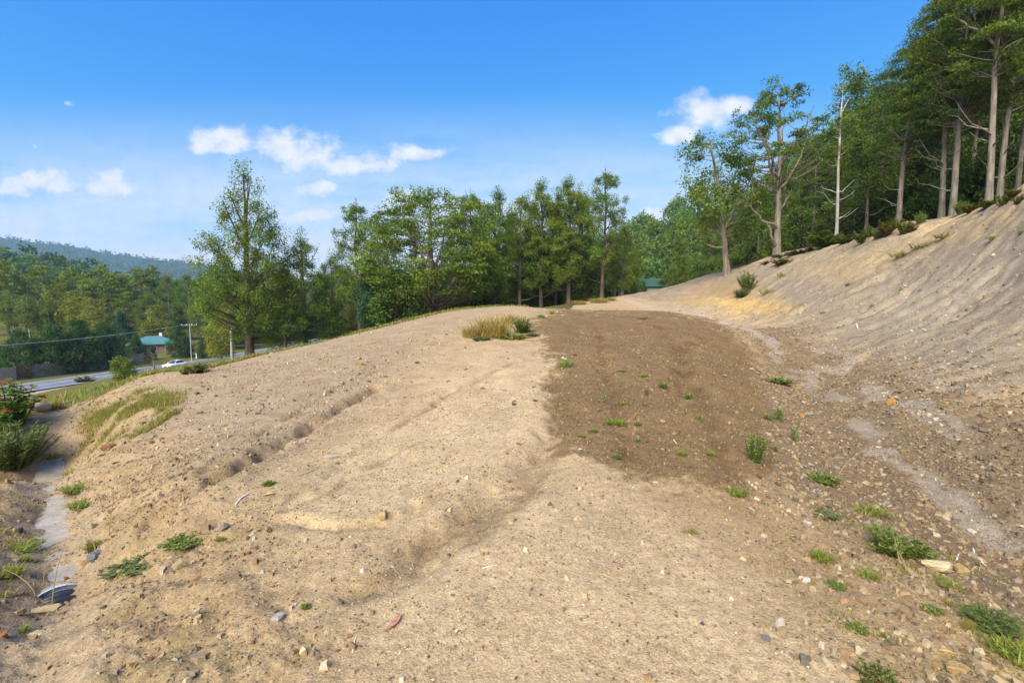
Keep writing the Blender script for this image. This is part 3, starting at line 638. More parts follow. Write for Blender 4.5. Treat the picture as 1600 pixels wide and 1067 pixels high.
# ---- the stand of trees behind the mound
G1 = 'slim gums in the row behind the mound'
put_tree('cone', 388, 46, 258, 'large cone-shaped gum with a thick dark trunk, tallest beside the road', rz=.4, wid=1.0)
put_tree('cone2', 476, 50, 362, 'dense gum with rounded pointed top just right of the large cone-shaped gum', wid=1.15)
put_tree('cone2', 444, 47, 418, 'thin-trunked low gum close against the right side of the large cone-shaped gum', wid=1.2)
put_tree('cone2', 520, 54, 392, 'medium gum with thin crown in the gap before the tall open gum', wid=.9, rz=1.0)
put_tree('airy', 562, 48, 300, 'tall open-crowned gum just left of the broad spreading tree', wid=1.15, rz=2.0)
put_tree('cone2', 545, 52, 420, 'low leafy gum at the foot of the tall open-crowned gum', wid=1.0)
put_tree('bluewattle', 588, 41, 408, 'dark blue-green wattle at the left foot of the broad spreading tree', name='wattle_tree', wid=1.1)
put_tree('spread', 676, 43, 298, 'broad spreading olive-green gum with forked leaning trunks on the mound crest', rz=.15, wid=1.16)
put_tree('under', 620, 40, 420, 'olive shrub-like gum under the left side of the broad spreading tree', name='gum_shrub', wid=1.1)
for px, Y, top, k, w, lab in [
  (733,52,286,'airy',.75,'open-topped gum rising just behind the right of the broad spreading tree'),
  (773,47,297,'slim',.95,'slim bushy-topped gum standing alone right of the broad spreading tree'),
  (811,50,302,'slim2',1.1,'thin gum between the lone slim gum and the pointed middle gum'),
  (845,50,281,'slim',.95,'pointed gum in the middle of the row behind the mound'),
  (888,49,277,'slim',1.1,'full gum left of the tallest sparse gum'),
  (940,47,255,'airy',.95,'tallest sparse gum with see-through top near the end of the row'),
  (972,50,352,'cone2',1.0,'round bushy gum ending the row on the right')]:
    put_tree(k, px, Y, top, lab, group=G1, wid=w * 1.28)
fills = [(752,56,345),(792,58,342),(828,57,338),(864,56,318),(908,55,305),(920,60,352),(955,58,372),(705,58,360),(650,58,382),(600,60,400),(990,62,392),(775,62,380),(850,63,372),(760,54,318),(800,55,322),(830,54,312),(868,53,300),(905,54,292),(960,54,335)]
for i, (px, Y, top) in enumerate(fills):
    put_tree(['slim2', 'slim', 'cone2'][i % 3], px, Y, top, 'gum filling gaps behind the row of slim gums, ' + nth(sorted(fills).index(fills[i]), len(fills)), group='filler gums behind the row', wid=1.1)
for i in range(26):
    px = 590 + i * 16.5; Y = 52 + 14 * hash_f(i, 3); top = 425 + 25 * hash_f(i, 9)
    put_tree('under', px, Y, top, 'dark bushy understorey shrub beneath the row of slim gums', 'shrub', 'understorey behind the mound', name='understorey_shrub', wid=1.15)

# ---- the forest above the cut bank
put_tree('lean', 1133, 37, 208, 'small leaning pale-trunked gum, leftmost on top of the cut bank', rz=0, wid=1.15)
put_tree('open', 1209, 34, 122, 'open-crowned pale gum with bare low limbs on top of the cut bank', rz=.2, wid=.92)
put_tree('pole', 1300, 33, 108, 'thin white-trunked pole of a gum with a sparse narrow top', rz=1.2)
TB = 'large gums along the top of the cut bank'
for px, Y, top, k, w, rz, lab in [
  (1394,27,70,'tall',1.1,.3,'straight pale gum with a broad low crown right of the thin white pole'),
  (1459,25,-40,'tall2',1.0,.1,'left one of the close pair of pale gums on the bank top'),
  (1476,24,-60,'tall',.95,5.9,'right leaning one of the close pair of pale gums on the bank top'),
  (1530,21,-190,'tall2',.9,6.2,'thickest pale gum leaning right on the bank top'),
  (1546,23,-120,'tall',.8,2.0,'brown-trunked gum close behind the thickest pale gum'),
  (1572,26,-90,'tall2',.9,3.0,'gum with a dark scarred trunk near the right end of the bank top'),
  (1596,24,-120,'tall',.9,4.0,'rightmost gum on the bank top at the frame edge')]:
    put_tree(k, px, Y, top, lab, group=TB, wid=w, rz=rz)
SR = sorted([1345,1365,1425,1440,1500,1515,1560,1590,1325,1290,1262,1240,1180,1160,1380,1410,1470,1535,1640])
for i, (px, Y, top) in enumerate([(1345,34,150),(1365,38,140),(1425,36,60),(1440,33,30),(1500,33,20),(1515,36,0),(1560,36,-40),(1590,38,-60),(1325,42,180),(1290,45,205),(1262,44,215),(1240,48,240),(1180,50,290),(1160,52,305),(1380,46,130),(1410,48,110),(1470,46,60),(1535,46,20),(1640,30,-150)]):
    put_tree(['forest', 'tall2', 'slim2'][i % 3], px, Y, top, 'thinner gum deeper in the forest behind the bank-top gums, ' + nth(SR.index(px), 19), group='second row of the bank-top forest', wid=1.05)
k = 0
for row, (Y0, n) in enumerate(((56, 15), (66, 15), (78, 13))):
    for i in range(n):
        px = 1065 + (1640 - 1065) * (i + .5 * (row % 2)) / n + 12 * (hash_f(i, row) - .5); Y = Y0 + 7 * hash_f(row, i)
        put_tree('forest' if (i + row) % 3 else 'slim', px, Y, 0, 'dark gum far back in the forest above the cut bank', group='back rows of the bank-top forest', wid=1.2, hgt=11 + 7 * hash_f(i, row + 5) if px > 1200 else 6.5 + 2 * hash_f(i, row))
for i in range(34):
    px = 1040 + i * 17; Y = np.interp(px, [1040, 1200, 1400, 1600], [56, 45, 33, 25]) + 9 * hash_f(i, 21)
    put_tree('under', px, Y, 0, 'dark understorey bush between the trunks above the cut bank', 'shrub', 'understorey of the bank-top forest', name='understorey_shrub', hgt=2.6 + 1.8 * hash_f(i, 4), wid=1.2)

# ---- valley trees across the road
VG = 'valley trees across the road'
for px, Y, top, key, w, lab in [
  (165,128,415,'dome2',1.15,'big layered dome-shaped gum with a visible trunk in the valley'),
  (118,132,420,'dome2',1.0,'dome-shaped gum left of the big layered dome in the valley'),
  (65,135,414,'dome',1.1,'broad gum with layered crown behind the golden wattles'),
  (12,120,408,'dome2',1.0,'layered gum at the left frame edge in the valley'),
  (20,108,455,'valley',1.1,'white-trunked gum nearest the left frame edge across the road'),
  (45,104,462,'valley',.9,'white-trunked gum left of the golden wattles'),
  (76,106,462,'valley',1.0,'grey-green white-trunked gum in front of the golden wattles'),
  (88,110,448,'golden',1.15,'golden-topped wattle, highest of the golden three'),
  (118,108,460,'golden',1.1,'golden-green wattle, middle of the golden three'),
  (146,106,470,'golden',1.15,'golden-green wattle, lowest and rightmost of the golden three'),
  (200,118,455,'dome',.9,'gum at the right foot of the big layered dome'),
  (222,160,418,'dome',1.1,'distant gum under the blue hill, left of the pair'),
  (243,165,416,'dome2',.9,'distant gum under the blue hill, right of the pair'),
  (232,118,450,'cone2',1.2,'pointed light green gum right of the layered domes'),
  (266,125,426,'cone2',1.25,'pointed gum above the teal-roofed house'),
  (297,125,425,'cone2',1.25,'pointed gum left of the large cone-shaped gum, nearer the house'),
  (322,118,430,'cone2',1.2,'pointed gum close left of the large cone-shaped gum'),
  (193,97,488,'bluewattle',1.0,'narrow pointed wattle beyond the paling fence'),
  (243,104,480,'golden',1.2,'light green bushy tree behind the teal-roofed house'),
  (343,84,486,'golden',1.0,'yellow-green low tree left of the large cone-shaped trunk'),
  (352,100,440,'dome',1.0,'leafy gum behind the large cone-shaped gum')]:
    put_tree(key, px, Y, top, lab, group=VG, wid=w, name='gum_tree' if key not in ('golden', 'bluewattle') else 'wattle_tree')
for px, Y, top, w, lab in [(75,69,508,1.25,'big dark wattle behind the left paling panel'),(128,73,498,1.2,'dark wattle behind the middle of the paling fence'),(160,76,505,1.1,'dark wattle behind the right half of the paling fence'),
  (22,66,515,1.2,'dark wattle at the left frame edge beyond the road'),(208,92,522,1.0,'small dark wattle left of the teal-roofed house'),(280,88,506,.95,'dark cone-shaped wattle right of the teal-roofed house'),(318,88,520,.9,'dark wattle beside the thin steel pole')]:
    put_tree('wattle', px, Y, top, lab, group='dark wattles along the far side of the road', wid=w, name='wattle_tree')
BR = sorted([400,425,455,490,515,545,575,610,640,670,370,335,440,530,600,185])
for i, (px, Y, top) in enumerate([(400,120,430),(425,130,425),(455,118,430),(490,135,428),(515,120,432),(545,140,425),(575,130,430),(610,120,428),(640,140,425),(670,130,425),(370,150,425),(335,150,428),(440,160,420),(530,165,418),(600,170,420),(185,150,428)]):
    put_tree(['dome', 'dome2', 'cone2'][i % 3], px, Y, top, 'gum beyond the road seen between nearer trunks, ' + nth(BR.index(px), 16), group='gums beyond the road', wid=1.25)
for i in range(22):
    px = 340 + i * 14.5; Y = np.interp(px, [340, 560, 660], [100, 150, 150]) + 6 * hash_f(i, 31)
    put_tree('under', px, Y, 0, 'dark hedge-like bush along the far side of the road', 'shrub', 'bushes along the far side of the road', name='roadside_bush', hgt=4.5 + 2.5 * hash_f(i, 2), wid=1.3)
# ------------------------------------------------------------------ hills with their woods
def hill(name, prof, Yr, Yf, zf, back, tint, nx=90, ny=24, bump=0):
    """prof: (px, ridge py) at ridge depth Yr; foot at depth Yf"""
    px = np.linspace(prof[0][0], prof[-1][0], nx); py = np.interp(px, [p[0] for p in prof], [p[1] for p in prof])
    t = np.linspace(0, 1 + back, ny); G = np.zeros((nx, ny, 3))
    for i in range(nx):
        zr = U(px[i], py[i], Yr)[2]
        for j in range(ny):
            Y = Yf + (Yr - Yf) * t[j]; x = (px[i] - 800) / F * Y
            k = t[j] if t[j] <= 1 else 2 - t[j]
            G[i, j] = (x, Y, zf + (zr - zf) * (k ** .9 if k > 0 else k))
    G[..., 2] += bump * fbm(G[..., 0] * 3 / Yr * 4, G[..., 1] * 3 / Yr * 4, 4, 301) * np.clip(t, 0, 1)[None]
    i, j = np.meshgrid(np.arange(nx - 1), np.arange(ny - 1), indexing='ij')
    Q = np.stack([i * ny + j, (i + 1) * ny + j, (i + 1) * ny + j + 1, i * ny + j + 1], -1).reshape(-1, 4)
    tag(link(name, mesh_np(name, G.reshape(-1, 3), [Q], np.array(tint), True), M_HILL), kind='structure'); return G
b = NB('hill_floor'); b.principled(b.mix(1, b.attr('tint'), b.mix(b.noise(.05, 5), (.7, .7, .7), (1.3, 1.3, 1.3)), 'MULTIPLY'), .95, None, .1); M_HILL = b.m
def crown_template(g, n, size, leaf, tall=1.0):
    nc = 9; cc = rand_dir(nc, g) * size * .55; cc[:, 2] = np.abs(cc[:, 2]) * tall + size * .35
    w = g.integers(0, nc, n); o = rand_dir(n, g) * (g.uniform(.3, 1, n)[:, None]) * size * .36; o[:, 2] = np.abs(o[:, 2]) * .8
    D = rand_dir(n, g) + o / size * 2; D[:, 2] -= .2; D /= np.linalg.norm(D, axis=1)[:, None]
    L = leaf * g.uniform(.6, 1.4, n); V, Q = leaf_cards(cc[w] + o, D, L, L * g.uniform(.45, .8, n), g.uniform(0, 6.28, n))
    return V, Q, g.uniform(.75, 1.25, nc)[w].repeat(4)
def wood_cover(name, G, count, size, leaf, per, mats, seed, dark=(.7, 1.25), tmin=0.0):
    g = np.random.default_rng(seed); nx, ny = G.shape[:2]; tem = [crown_template(g, per, size, leaf, h) for h in (.8, 1.1, 1.4, 1.0, 1.7)]
    Vs, Qs, Ts = [], [], []; n0 = 0
    for k in range(count):
        a = g.uniform(0, nx - 1.01); q = tmin + (ny - 1.01 - tmin) * g.uniform() ; i, j = int(a), int(q); fa, fq = a - i, q - j
        p = (G[i, j] * (1 - fa) + G[i + 1, j] * fa) * (1 - fq) + (G[i, j + 1] * (1 - fa) + G[i + 1, j + 1] * fa) * fq
        V, Q, sh = tem[g.integers(0, 5)]; s = g.uniform(.6, 1.35); an = g.uniform(0, 6.28); ca, sa = math.cos(an), math.sin(an)
        W = np.c_[V[:, 0] * ca - V[:, 1] * sa, V[:, 0] * sa + V[:, 1] * ca, V[:, 2] * g.uniform(.9, 1.3)] * s + p
        hue = g.uniform(); tn = g.uniform(*dark) * (np.array([1.15, 1.02, .8]) * hue + np.array([.85, .98, 1.1]) * (1 - hue))
        Vs.append(W); Qs.append(Q + n0); n0 += len(W); Ts.append(sh[:, None] * tn[None])
    tag(link(name, mesh_np(name, np.vstack(Vs), [np.vstack(Qs)], np.vstack(Ts)), mats), None, None, None, 'stuff')
Gf = hill('far_hill', [(-150,352),(0,368),(80,378),(180,396),(280,408),(340,418),(460,436),(600,448),(760,462),(900,470)], 1600, 900, -8, .5, (.04, .06, .022), 120, 26, 10)
o = wood_cover('far_hill_woodland', Gf, 5500, 5.2, 4.6, 10, LEAF['gumdark'], 401, (.9, 1.08))
Gn = hill('near_hill', [(-300,360),(-120,378),(0,408),(60,420),(120,432),(180,446),(230,458),(300,464),(420,474)], 330, 165, -8, .35, (.035, .05, .016), 90, 22, 4)
wood_cover('near_hill_woodland', Gn, 430, 7.4, 1.3, 240, LEAF['gum'], 402)
Gr = hill('right_hill', [(800,470),(850,446),(900,412),(940,392),(990,366),(1050,344),(1100,326),(1180,300),(1300,264)], 230, 100, -1, .3, (.035, .05, .016), 80, 20, 3)
wood_cover('right_hill_woodland', Gr, 230, 5.8, .66, 420, LEAF['gum'], 403)

# ------------------------------------------------------------------ haze
def build_haze():
    m = MB(); m.box((0, 0, 122), (5400, 4900, 306)); b = NB('air'); b.t.nodes.remove(b.out); b.out = b.n('ShaderNodeOutputMaterial')
    v = b.n('ShaderNodeVolumePrincipled'); v.inputs['Color'].default_value = (.42, .66, 1, 1); v.inputs['Density'].default_value = .00022; b.l(v.outputs[0], b.out.inputs['Volume'])
    tag(link('haze', m.mesh('haze'), b.m), 'pale blue haze filling the valley air', 'haze', None, 'stuff')
HAZE = True
# ------------------------------------------------------------------ pebbles and stones
def ico():
    p = (1 + 5 ** .5) / 2
    V = np.array([(-1,p,0),(1,p,0),(-1,-p,0),(1,-p,0),(0,-1,p),(0,1,p),(0,-1,-p),(0,1,-p),(p,0,-1),(p,0,1),(-p,0,-1),(-p,0,1)], float); V /= np.linalg.norm(V[0])
    Fc = np.array([(0,11,5),(0,5,1),(0,1,7),(0,7,10),(0,10,11),(1,5,9),(5,11,4),(11,10,2),(10,7,6),(7,1,8),(3,9,4),(3,4,2),(3,2,6),(3,6,8),(3,8,9),(4,9,5),(2,4,11),(6,2,10),(8,6,7),(9,8,1)])
    return V, Fc
def subdiv(V, Fc):
    V = list(map(tuple, V)); cache = {}; out = []
    def mid(a, b):
        k = (min(a, b), max(a, b))
        if k not in cache: m = (np.array(V[a]) + np.array(V[b])) / 2; V.append(tuple(m / np.linalg.norm(m))); cache[k] = len(V) - 1
        return cache[k]
    for a, b, c in Fc:
        x, y, z = mid(a, b), mid(b, c), mid(c, a); out += [(a, x, z), (b, y, x), (c, z, y), (x, y, z)]
    return np.array(V), np.array(out)
def rock_shape(g, lvl, cuts=7):
    V, Fc = ico()
    for _ in range(lvl): V, Fc = subdiv(V, Fc)
    for _ in range(cuts):                                   # knock flat faces off
        n = rand_dir(1, g)[0]; d = g.uniform(.34, .78); h = V @ n - d; V = V - np.clip(h, 0, None)[:, None] * n
    V *= 1 + g.normal(size=(len(V), 1)) * .06
    return V, Fc
def shard(g, rings=2):
    """an angular splinter: an uneven polygon drawn out into a tapered, tilted slab"""
    n = int(g.integers(4, 7)); a = np.sort((np.arange(n) + g.uniform(-.35, .35, n)) / n * 6.283); r = g.uniform(.6, 1.15, n); base = np.c_[np.cos(a) * r, np.sin(a) * r]
    lv = [(-1, .8), (.55, 1.0), (1, .72)] if rings == 3 else [(-1, 1.0), (1, g.uniform(.55, .85))]; V = []
    tl = g.normal(size=2) * .28
    for z, k in lv:
        q = base * k + g.normal(size=(n, 2)) * .05; V += [(p[0], p[1], z * .9 + (p @ tl if z > 0 else 0) + g.normal() * .08) for p in q]
    m = len(lv); V.append((0, 0, lv[-1][0] * .95)); V.append((0, 0, -1)); F_ = []
    for i in range(m - 1):
        for j in range(n): j2 = (j + 1) % n; F_ += [(i * n + j, i * n + j2, (i + 1) * n + j2), (i * n + j, (i + 1) * n + j2, (i + 1) * n + j)]
    for j in range(n): j2 = (j + 1) % n; F_ += [((m - 1) * n + j, (m - 1) * n + j2, m * n)] + ([(j2, j, m * n + 1)] if rings == 3 else [])
    return np.array(V, float), np.array(F_)
OCT_V = np.array([(1,0,0),(-1,0,0),(0,1,0),(0,-1,0),(0,0,1),(0,0,-1)], float); OCT_F = np.array([(0,2,4),(2,1,4),(1,3,4),(3,0,4),(2,0,5),(1,2,5),(3,1,5),(0,3,5)])
PAL = [lin(196,170,128), lin(214,196,164), lin(170,128,78), lin(150,116,80), lin(126,112,98), lin(104,98,96), lin(188,140,74), lin(150,92,62), lin(226,216,200), lin(140,126,110)]
PALW = np.array([.30, .14, .12, .18, .10, .04, .04, .02, .03, .06]); PALW /= PALW.sum()
def zones(x, y):
    z = rbf(x, y); px, py = project(x, y, z); r = np.hypot(x, y); d, s, side = polyline_dist(x, y, DITCH); t = d * side
    br = poly_mask(px + 14 * fbm(x * 3, y * 3, 3, 501), py + 10 * fbm(x * 3 + 5, y * 3, 3, 503), BROWN, 22) * (r < 24)
    rk = sstep(-2.3, -.5, t + .5 * fbm(x, y, 3, 505)) * (1 - sstep(1.1, 2.3, t + .6 * fbm(x, y, 3, 210))) * (1 - .9 * br) * (1 - .85 * sstep(.3, .7, silt_mask(x, y, t)))
    bt = sstep(.3, 1.0, t); lf = poly_mask(px, py, [(60,640),(400,555),(700,488),(700,530),(560,640),(330,770),(230,825),(140,900),(60,960),(-200,1000),(0,800)], 40)
    dc, _, _ = polyline_dist(x, y, CHAN); mud = (1 - sstep(.2, .4, dc)) * .6
    rk = np.maximum(rk, .55 * (1 - sstep(.8, 1.6, dc)) * (y < 11))
    out = sstep(-.3, .3, r - edge_r(x, y))
    return br, rk, bt, lf, mud, out
def scatter(n, r0, r1, seed, th=R(52)):
    g = np.random.default_rng(seed)
    if r0 < 0:                                              # a belt along the gully
        D = np.array(DITCH[1:9]); sg = np.hypot(*np.diff(D, axis=0).T); cu = np.r_[0, np.cumsum(sg)]; s = g.uniform(0, 1, n) ** 1.35 * min(r1, cu[-1]); t = g.uniform(-2.4, 1.9, n)
        i = np.clip(np.searchsorted(cu, s) - 1, 0, len(sg) - 1); f = (s - cu[i]) / sg[i]; P = D[i] + (D[i + 1] - D[i]) * f[:, None]; u = (D[i + 1] - D[i]) / sg[i][:, None]
        return P[:, 0] + u[:, 1] * t, P[:, 1] - u[:, 0] * t, g
    r = np.sqrt(g.uniform(r0 * r0, r1 * r1, n)); a = g.uniform(-th, th, n)
    return r * np.sin(a), r * np.cos(a), g
def build_gravel(name, n, r0, r1, s0, s1, seed, octa, wts, pw=1.0):
    x, y, g = scatter(n, r0, r1, seed); br, rk, bt, lf, mud, out = zones(x, y)
    patch = .35 + 1.1 * sstep(-.35, .4, fbm(x * 1.7, y * 1.7, 3, seed + 3))
    w = (wts[0] + wts[1] * br + wts[2] * rk + wts[3] * bt + wts[4] * lf) * patch * (1 - .85 * mud) * (1 - out)
    k = g.uniform(0, 1, n) < np.clip(w, 0, 1); x, y, br, rk, bt, lf = (q[k] for q in (x, y, br, rk, bt, lf)); m = len(x)
    z = H(x, y); s = s0 * (s1 / s0) ** (g.uniform(0, 1, m) ** (1.5 * pw)); s *= 1 + .1 * rk
    tem = [(OCT_V, OCT_F)] * 1 if octa else [shard(g) for _ in range(14)]
    bed, _ = soil(x, y, rbf(x, y))
    ci = g.choice(len(PAL), m, p=PALW); c = np.array(PAL)[ci] * EARTH_K
    c = c * .72 + bed * .28; c = c * (1 - .75 * br[:, None]) + bed * g.uniform(.65, 1.3, (m, 1)) * .75 * br[:, None]
    c = c * (1 - .65 * rk[:, None]) + np.array(lin(146,122,90)) * EARTH_K * g.uniform(.5, 1.4, (m, 1)) * .65 * rk[:, None]
    c *= g.uniform(.32, 1.1, (m, 1)) if octa else g.uniform(.55, 1.25, (m, 1))
    flat = g.uniform(.36, .72, m) * (1 - .42 * np.clip(rk + bt * .6, 0, 1)); el = g.uniform(.65, 1.0, m); an = g.uniform(0, 6.28, m); tx = g.normal(size=m) * .25; ty = g.normal(size=m) * .25
    mb = MB(); which = g.integers(0, len(tem), m)
    for q, (TV, TF) in enumerate(tem):
        ii = np.nonzero(which == q)[0]; P = TV[None] * np.stack([s, s * el, s * flat], 1)[ii][:, None] * .5
        if octa: P = P * g.uniform(.7, 1.3, P.shape)
        ca, sa = np.cos(an[ii])[:, None], np.sin(an[ii])[:, None]
        X = P[..., 0] * ca - P[..., 1] * sa; Y = P[..., 0] * sa + P[..., 1] * ca; Z = P[..., 2] + X * tx[ii][:, None] + Y * ty[ii][:, None]
        W = np.stack([X + x[ii][:, None], Y + y[ii][:, None], Z + (z[ii] + s[ii] * flat[ii] * .26)[:, None]], -1)
        Fc = TF[None] + (np.arange(len(ii)) * len(TV))[:, None, None]
        mb.add(W.reshape(-1, 3), Fc.reshape(-1, 3), np.repeat(c[ii], len(TV), 0))
    tag(link(name, mb.mesh(name), M_STONE), kind='stuff'); return m
def mat_stone():
    b = NB('stone'); t = b.attr('tint'); n = b.noise(60, 4, .6)
    b.principled(b.mix(1, t, b.mix(b.rng(n, .3, .7), (.8, .79, .77), (1.2, 1.2, 1.2)), 'MULTIPLY'), .85, b.bump(n, .3, .004), .25); return b.m
def mat_stone_obj():
    b = NB('stone_single'); oi = b.n('ShaderNodeObjectInfo'); o = b.obj(); n = b.noise(2.2, 5, .62, o); n2 = b.noise(9, 4, .6, o)
    c = b.mix(1, oi.outputs['Color'], b.mix(b.rng(n, .3, .7), (.68, .64, .58), (1.18, 1.18, 1.18)), 'MULTIPLY')
    c = b.mix(b.rng(n2, .55, .75, 0, .45), c, b.mix(1, c, (1.1, .82, .5), 'MULTIPLY'))
    b.principled(c, .85, b.bump(n2, .5, .06), .25); return b.m
M_STONE = mat_stone(); M_ROCK = mat_stone_obj()
#                                             base brown rocky batter left
build_gravel('fine_grit', 54000, 1.5, 7.5, .009, .025, 601, True, (.6, .4, .4, .3, .4))
build_gravel('gravel', 40000, 1.5, 13, .016, .05, 602, False, (.07, .5, 1.0, .4, .45))
build_gravel('scattered_stones', 26000, 2, 30, .035, .10, 603, False, (.010, .16, .8, .3, .2), 1.7)
build_gravel('shale_shards', 32000, -1, 17, .022, .075, 604, False, (-.1, -.3, 1.3, .3, 0), 1.2)
build_gravel('soil_crumbs', 42000, 4, 18, .014, .042, 605, True, (-.4, 1.2, 0, 0, 0), 1.0)
build_gravel('bank_chips', 30000, 5, 30, .035, .11, 606, False, (-.5, -.5, -.3, .9, -.5), 1.6)
ROCKS = []
for i in range(9):
    g = np.random.default_rng(700 + i); V, Fc = shard(g, 3) if i % 3 else rock_shape(g, 1, 12); ROCKS.append(mesh_np('stone', V * .5, [Fc], None, False)); ROCKS[-1].materials.append(M_ROCK)
def stone(px, py, wpx, hpx, rgb, label, group=None, flat=.5, rz=None, name='stone', shape=None, sink=.25, xy=None):
    x, y, z = hit(px, py) if xy is None else (*xy, hz(*xy))
    w = wpx * y / F; d = min(max(hpx * y / F * 1.6, w * .4), w * 1.2); h = max(w * flat, .012)
    k = shape if shape is not None else int(hash_f(px, py) * 9)
    o = link(name, ROCKS[k % 9], None, None, (x, y, z + h * (.5 - sink)), (random.uniform(-.15, .15), random.uniform(-.15, .15), rz if rz is not None else random.uniform(-.4, .4)), (w, d, h))
    o.color = (*(lin(*rgb) * EARTH_K), 1); return tag(o, label, 'stone', group)
for a in [
 (1466,893,62,20,(226,204,158),'long pale cream rock beside the weed clump at the gully edge',.42,-.55,3),
 (1497,893,24,18,(196,164,112),'squat tan rock touching the end of the long cream rock',.7,.2,1),
 (1391,629,21,12,(206,150,70),'rounded orange boulder at the foot of the cut bank',.55,0,2),
 (1253,652,11,9,(214,150,70),'small orange stone among brown shale left of the gully',.7,0,4),
 (598,807,20,15,(206,178,120),'yellowish block-shaped stone in the shallow rill',.65,.2,1),
 (514,717,32,9,(206,192,172),'flat pale slab on the sandy slope above the rill',.22,.25,5),
 (421,774,22,13,(216,190,134),'cream wedge stone beside the white curved stick',.55,.4,0),
 (352,828,18,13,(150,138,122),'grey stone beside a moss tuft at the rill',.6,.1,6),
 (397,829,14,9,(222,196,150),'pale stone at the left end of the shallow rill',.5,.3,7),
 (435,969,26,12,(200,192,184),'pale translucent-looking quartz stone in the sandy foreground',.4,.4,8),
 (1259,909,22,9,(232,222,206),'white flat stone left of the gully weeds',.4,.1,2),
 (1232,912,16,8,(214,192,160),'pale stone left of the white flat stone',.45,.1,3),
 (1260,819,15,9,(226,216,200),'small white stone above the sandy bend',.5,-.3,5),
 (1500,1048,44,26,(196,164,110),'large ochre slab near the bottom right corner',.34,-.5,4),
 (1478,1021,36,10,(216,184,116),'long yellow stone above the large ochre slab',.4,-.55,0),
 (1528,1019,24,10,(228,206,160),'smooth cream stone right of the long yellow stone',.5,-.3,1),
 (1506,951,22,9,(222,190,126),'yellow elongated stone below the cream rock',.45,-.5,7),
 (1540,985,30,9,(118,126,128),'blue-grey slate shard near the feathery weed',.25,-.5,5),
 (1197,1000,20,13,(136,134,134),'blue-grey slab in the sandy foreground right of centre',.3,-.5,3),
 (1494,935,16,9,(112,118,116),'grey-green slate below the cream rock',.4,-.2,6),
 (6,982,24,20,(190,122,58),'rusty orange rock at the left frame edge',.65,.3,2),
 (74,938,60,12,(208,186,136),'long cream stone lying along the lip of the pipe',.3,.45,3),
 (60,970,46,9,(196,178,140),'thin pale stone in front of the pipe',.35,.5,5),
 (150,866,26,14,(136,136,140),'grey rounded stone right of the drain pipe',.55,.5,8),
 (172,702,26,9,(164,116,86),'reddish flat stone at the edge of the grassy patch',.35,.2,4),
 (30,828,14,8,(110,108,118),'dark blue stone left of the muddy drain',.6,.2,1),
 (1520,822,20,7,(212,206,196),'white flake of stone on the gully gravel',.3,0,6),
 (1462,655,14,6,(226,214,196),'pale flake on the lower face of the cut bank',.35,0,2),
 (1405,768,14,7,(206,178,124),'yellow stone at the near end of the gully silt',.5,0,7),
 (650,1000,0,0,None,None,0,0,0)]:
    if a[4] is None: continue
    px, py, w, h, rgb, lab, fl, rz, sh = a; stone(px, py, w, h, rgb, lab, None, fl, rz, shape=sh)
def many_stones():
    g = np.random.default_rng(801); cnt = {'rk': 0, 'sand': 0, 'left': 0, 'bat': 0, 'br': 0}; lim = {'rk': 110, 'sand': 45, 'left': 50, 'bat': 45, 'br': 22}
    lab = {'rk': ('flat brown shale stone in the rocky strip beside the gully', 'shale stones beside the gully'), 'sand': ('small stone on the pale sandy foreground', 'small stones on the sand'),
           'left': ('tan stone on the gravelly left flank of the mound', 'stones on the left flank'), 'bat': ('pale stone chip on the face of the cut bank', 'stone chips on the cut bank'), 'br': ('tan stone lying on the brown soil strip', 'stones on the brown soil')}
    x = np.empty(9000); r = np.sqrt(g.uniform(1.7 ** 2, 11 ** 2, 9000)) ; a = g.uniform(-R(45), R(45), 9000); x = r * np.sin(a); y = r * np.cos(a)
    keep = g.uniform(0, 1, 9000) < np.clip(3.0 / r, 0, 1) ** 1.2; x, y, r = x[keep], y[keep], r[keep]
    br, rk, bt, lf, mud, out = zones(x, y); zz = H(x, y); px, py = project(x, y, zz)
    for i in range(len(x)):
        if out[i] > .3 or mud[i] > .5 or not (0 < px[i] < 1600 and py[i] < 1067): continue
        k = 'rk' if rk[i] > .5 else 'br' if br[i] > .5 else 'bat' if bt[i] > .5 else 'left' if lf[i] > .5 else 'sand'
        if cnt[k] >= lim[k]: continue
        cnt[k] += 1; w = max(g.uniform(9, 14) * y[i] / F, .026) * (1.25 if k == 'rk' else .9 if k == 'sand' else 1)
        c = PAL[g.choice(len(PAL), p=PALW)] * g.uniform(.8, 1.1) * EARTH_K
        if k == 'rk': c = c * .5 + lin(128,106,80) * EARTH_K * .5
        if k == 'bat': c = c * .4 + lin(206,192,170) * EARTH_K * .6
        h = w * g.uniform(.14, .28) if k in ('rk', 'bat') else w * g.uniform(.25, .45)
        o = link('stone', ROCKS[g.integers(0, 9)], None, None, (x[i], y[i], zz[i] + h * .22), (g.normal() * .2, g.normal() * .2, g.uniform(0, 6.28)), (w, w * g.uniform(.5, .9), h)); o.color = (*c, 1)
        tag(o, lab[k][0], 'stone', lab[k][1])
many_stones()

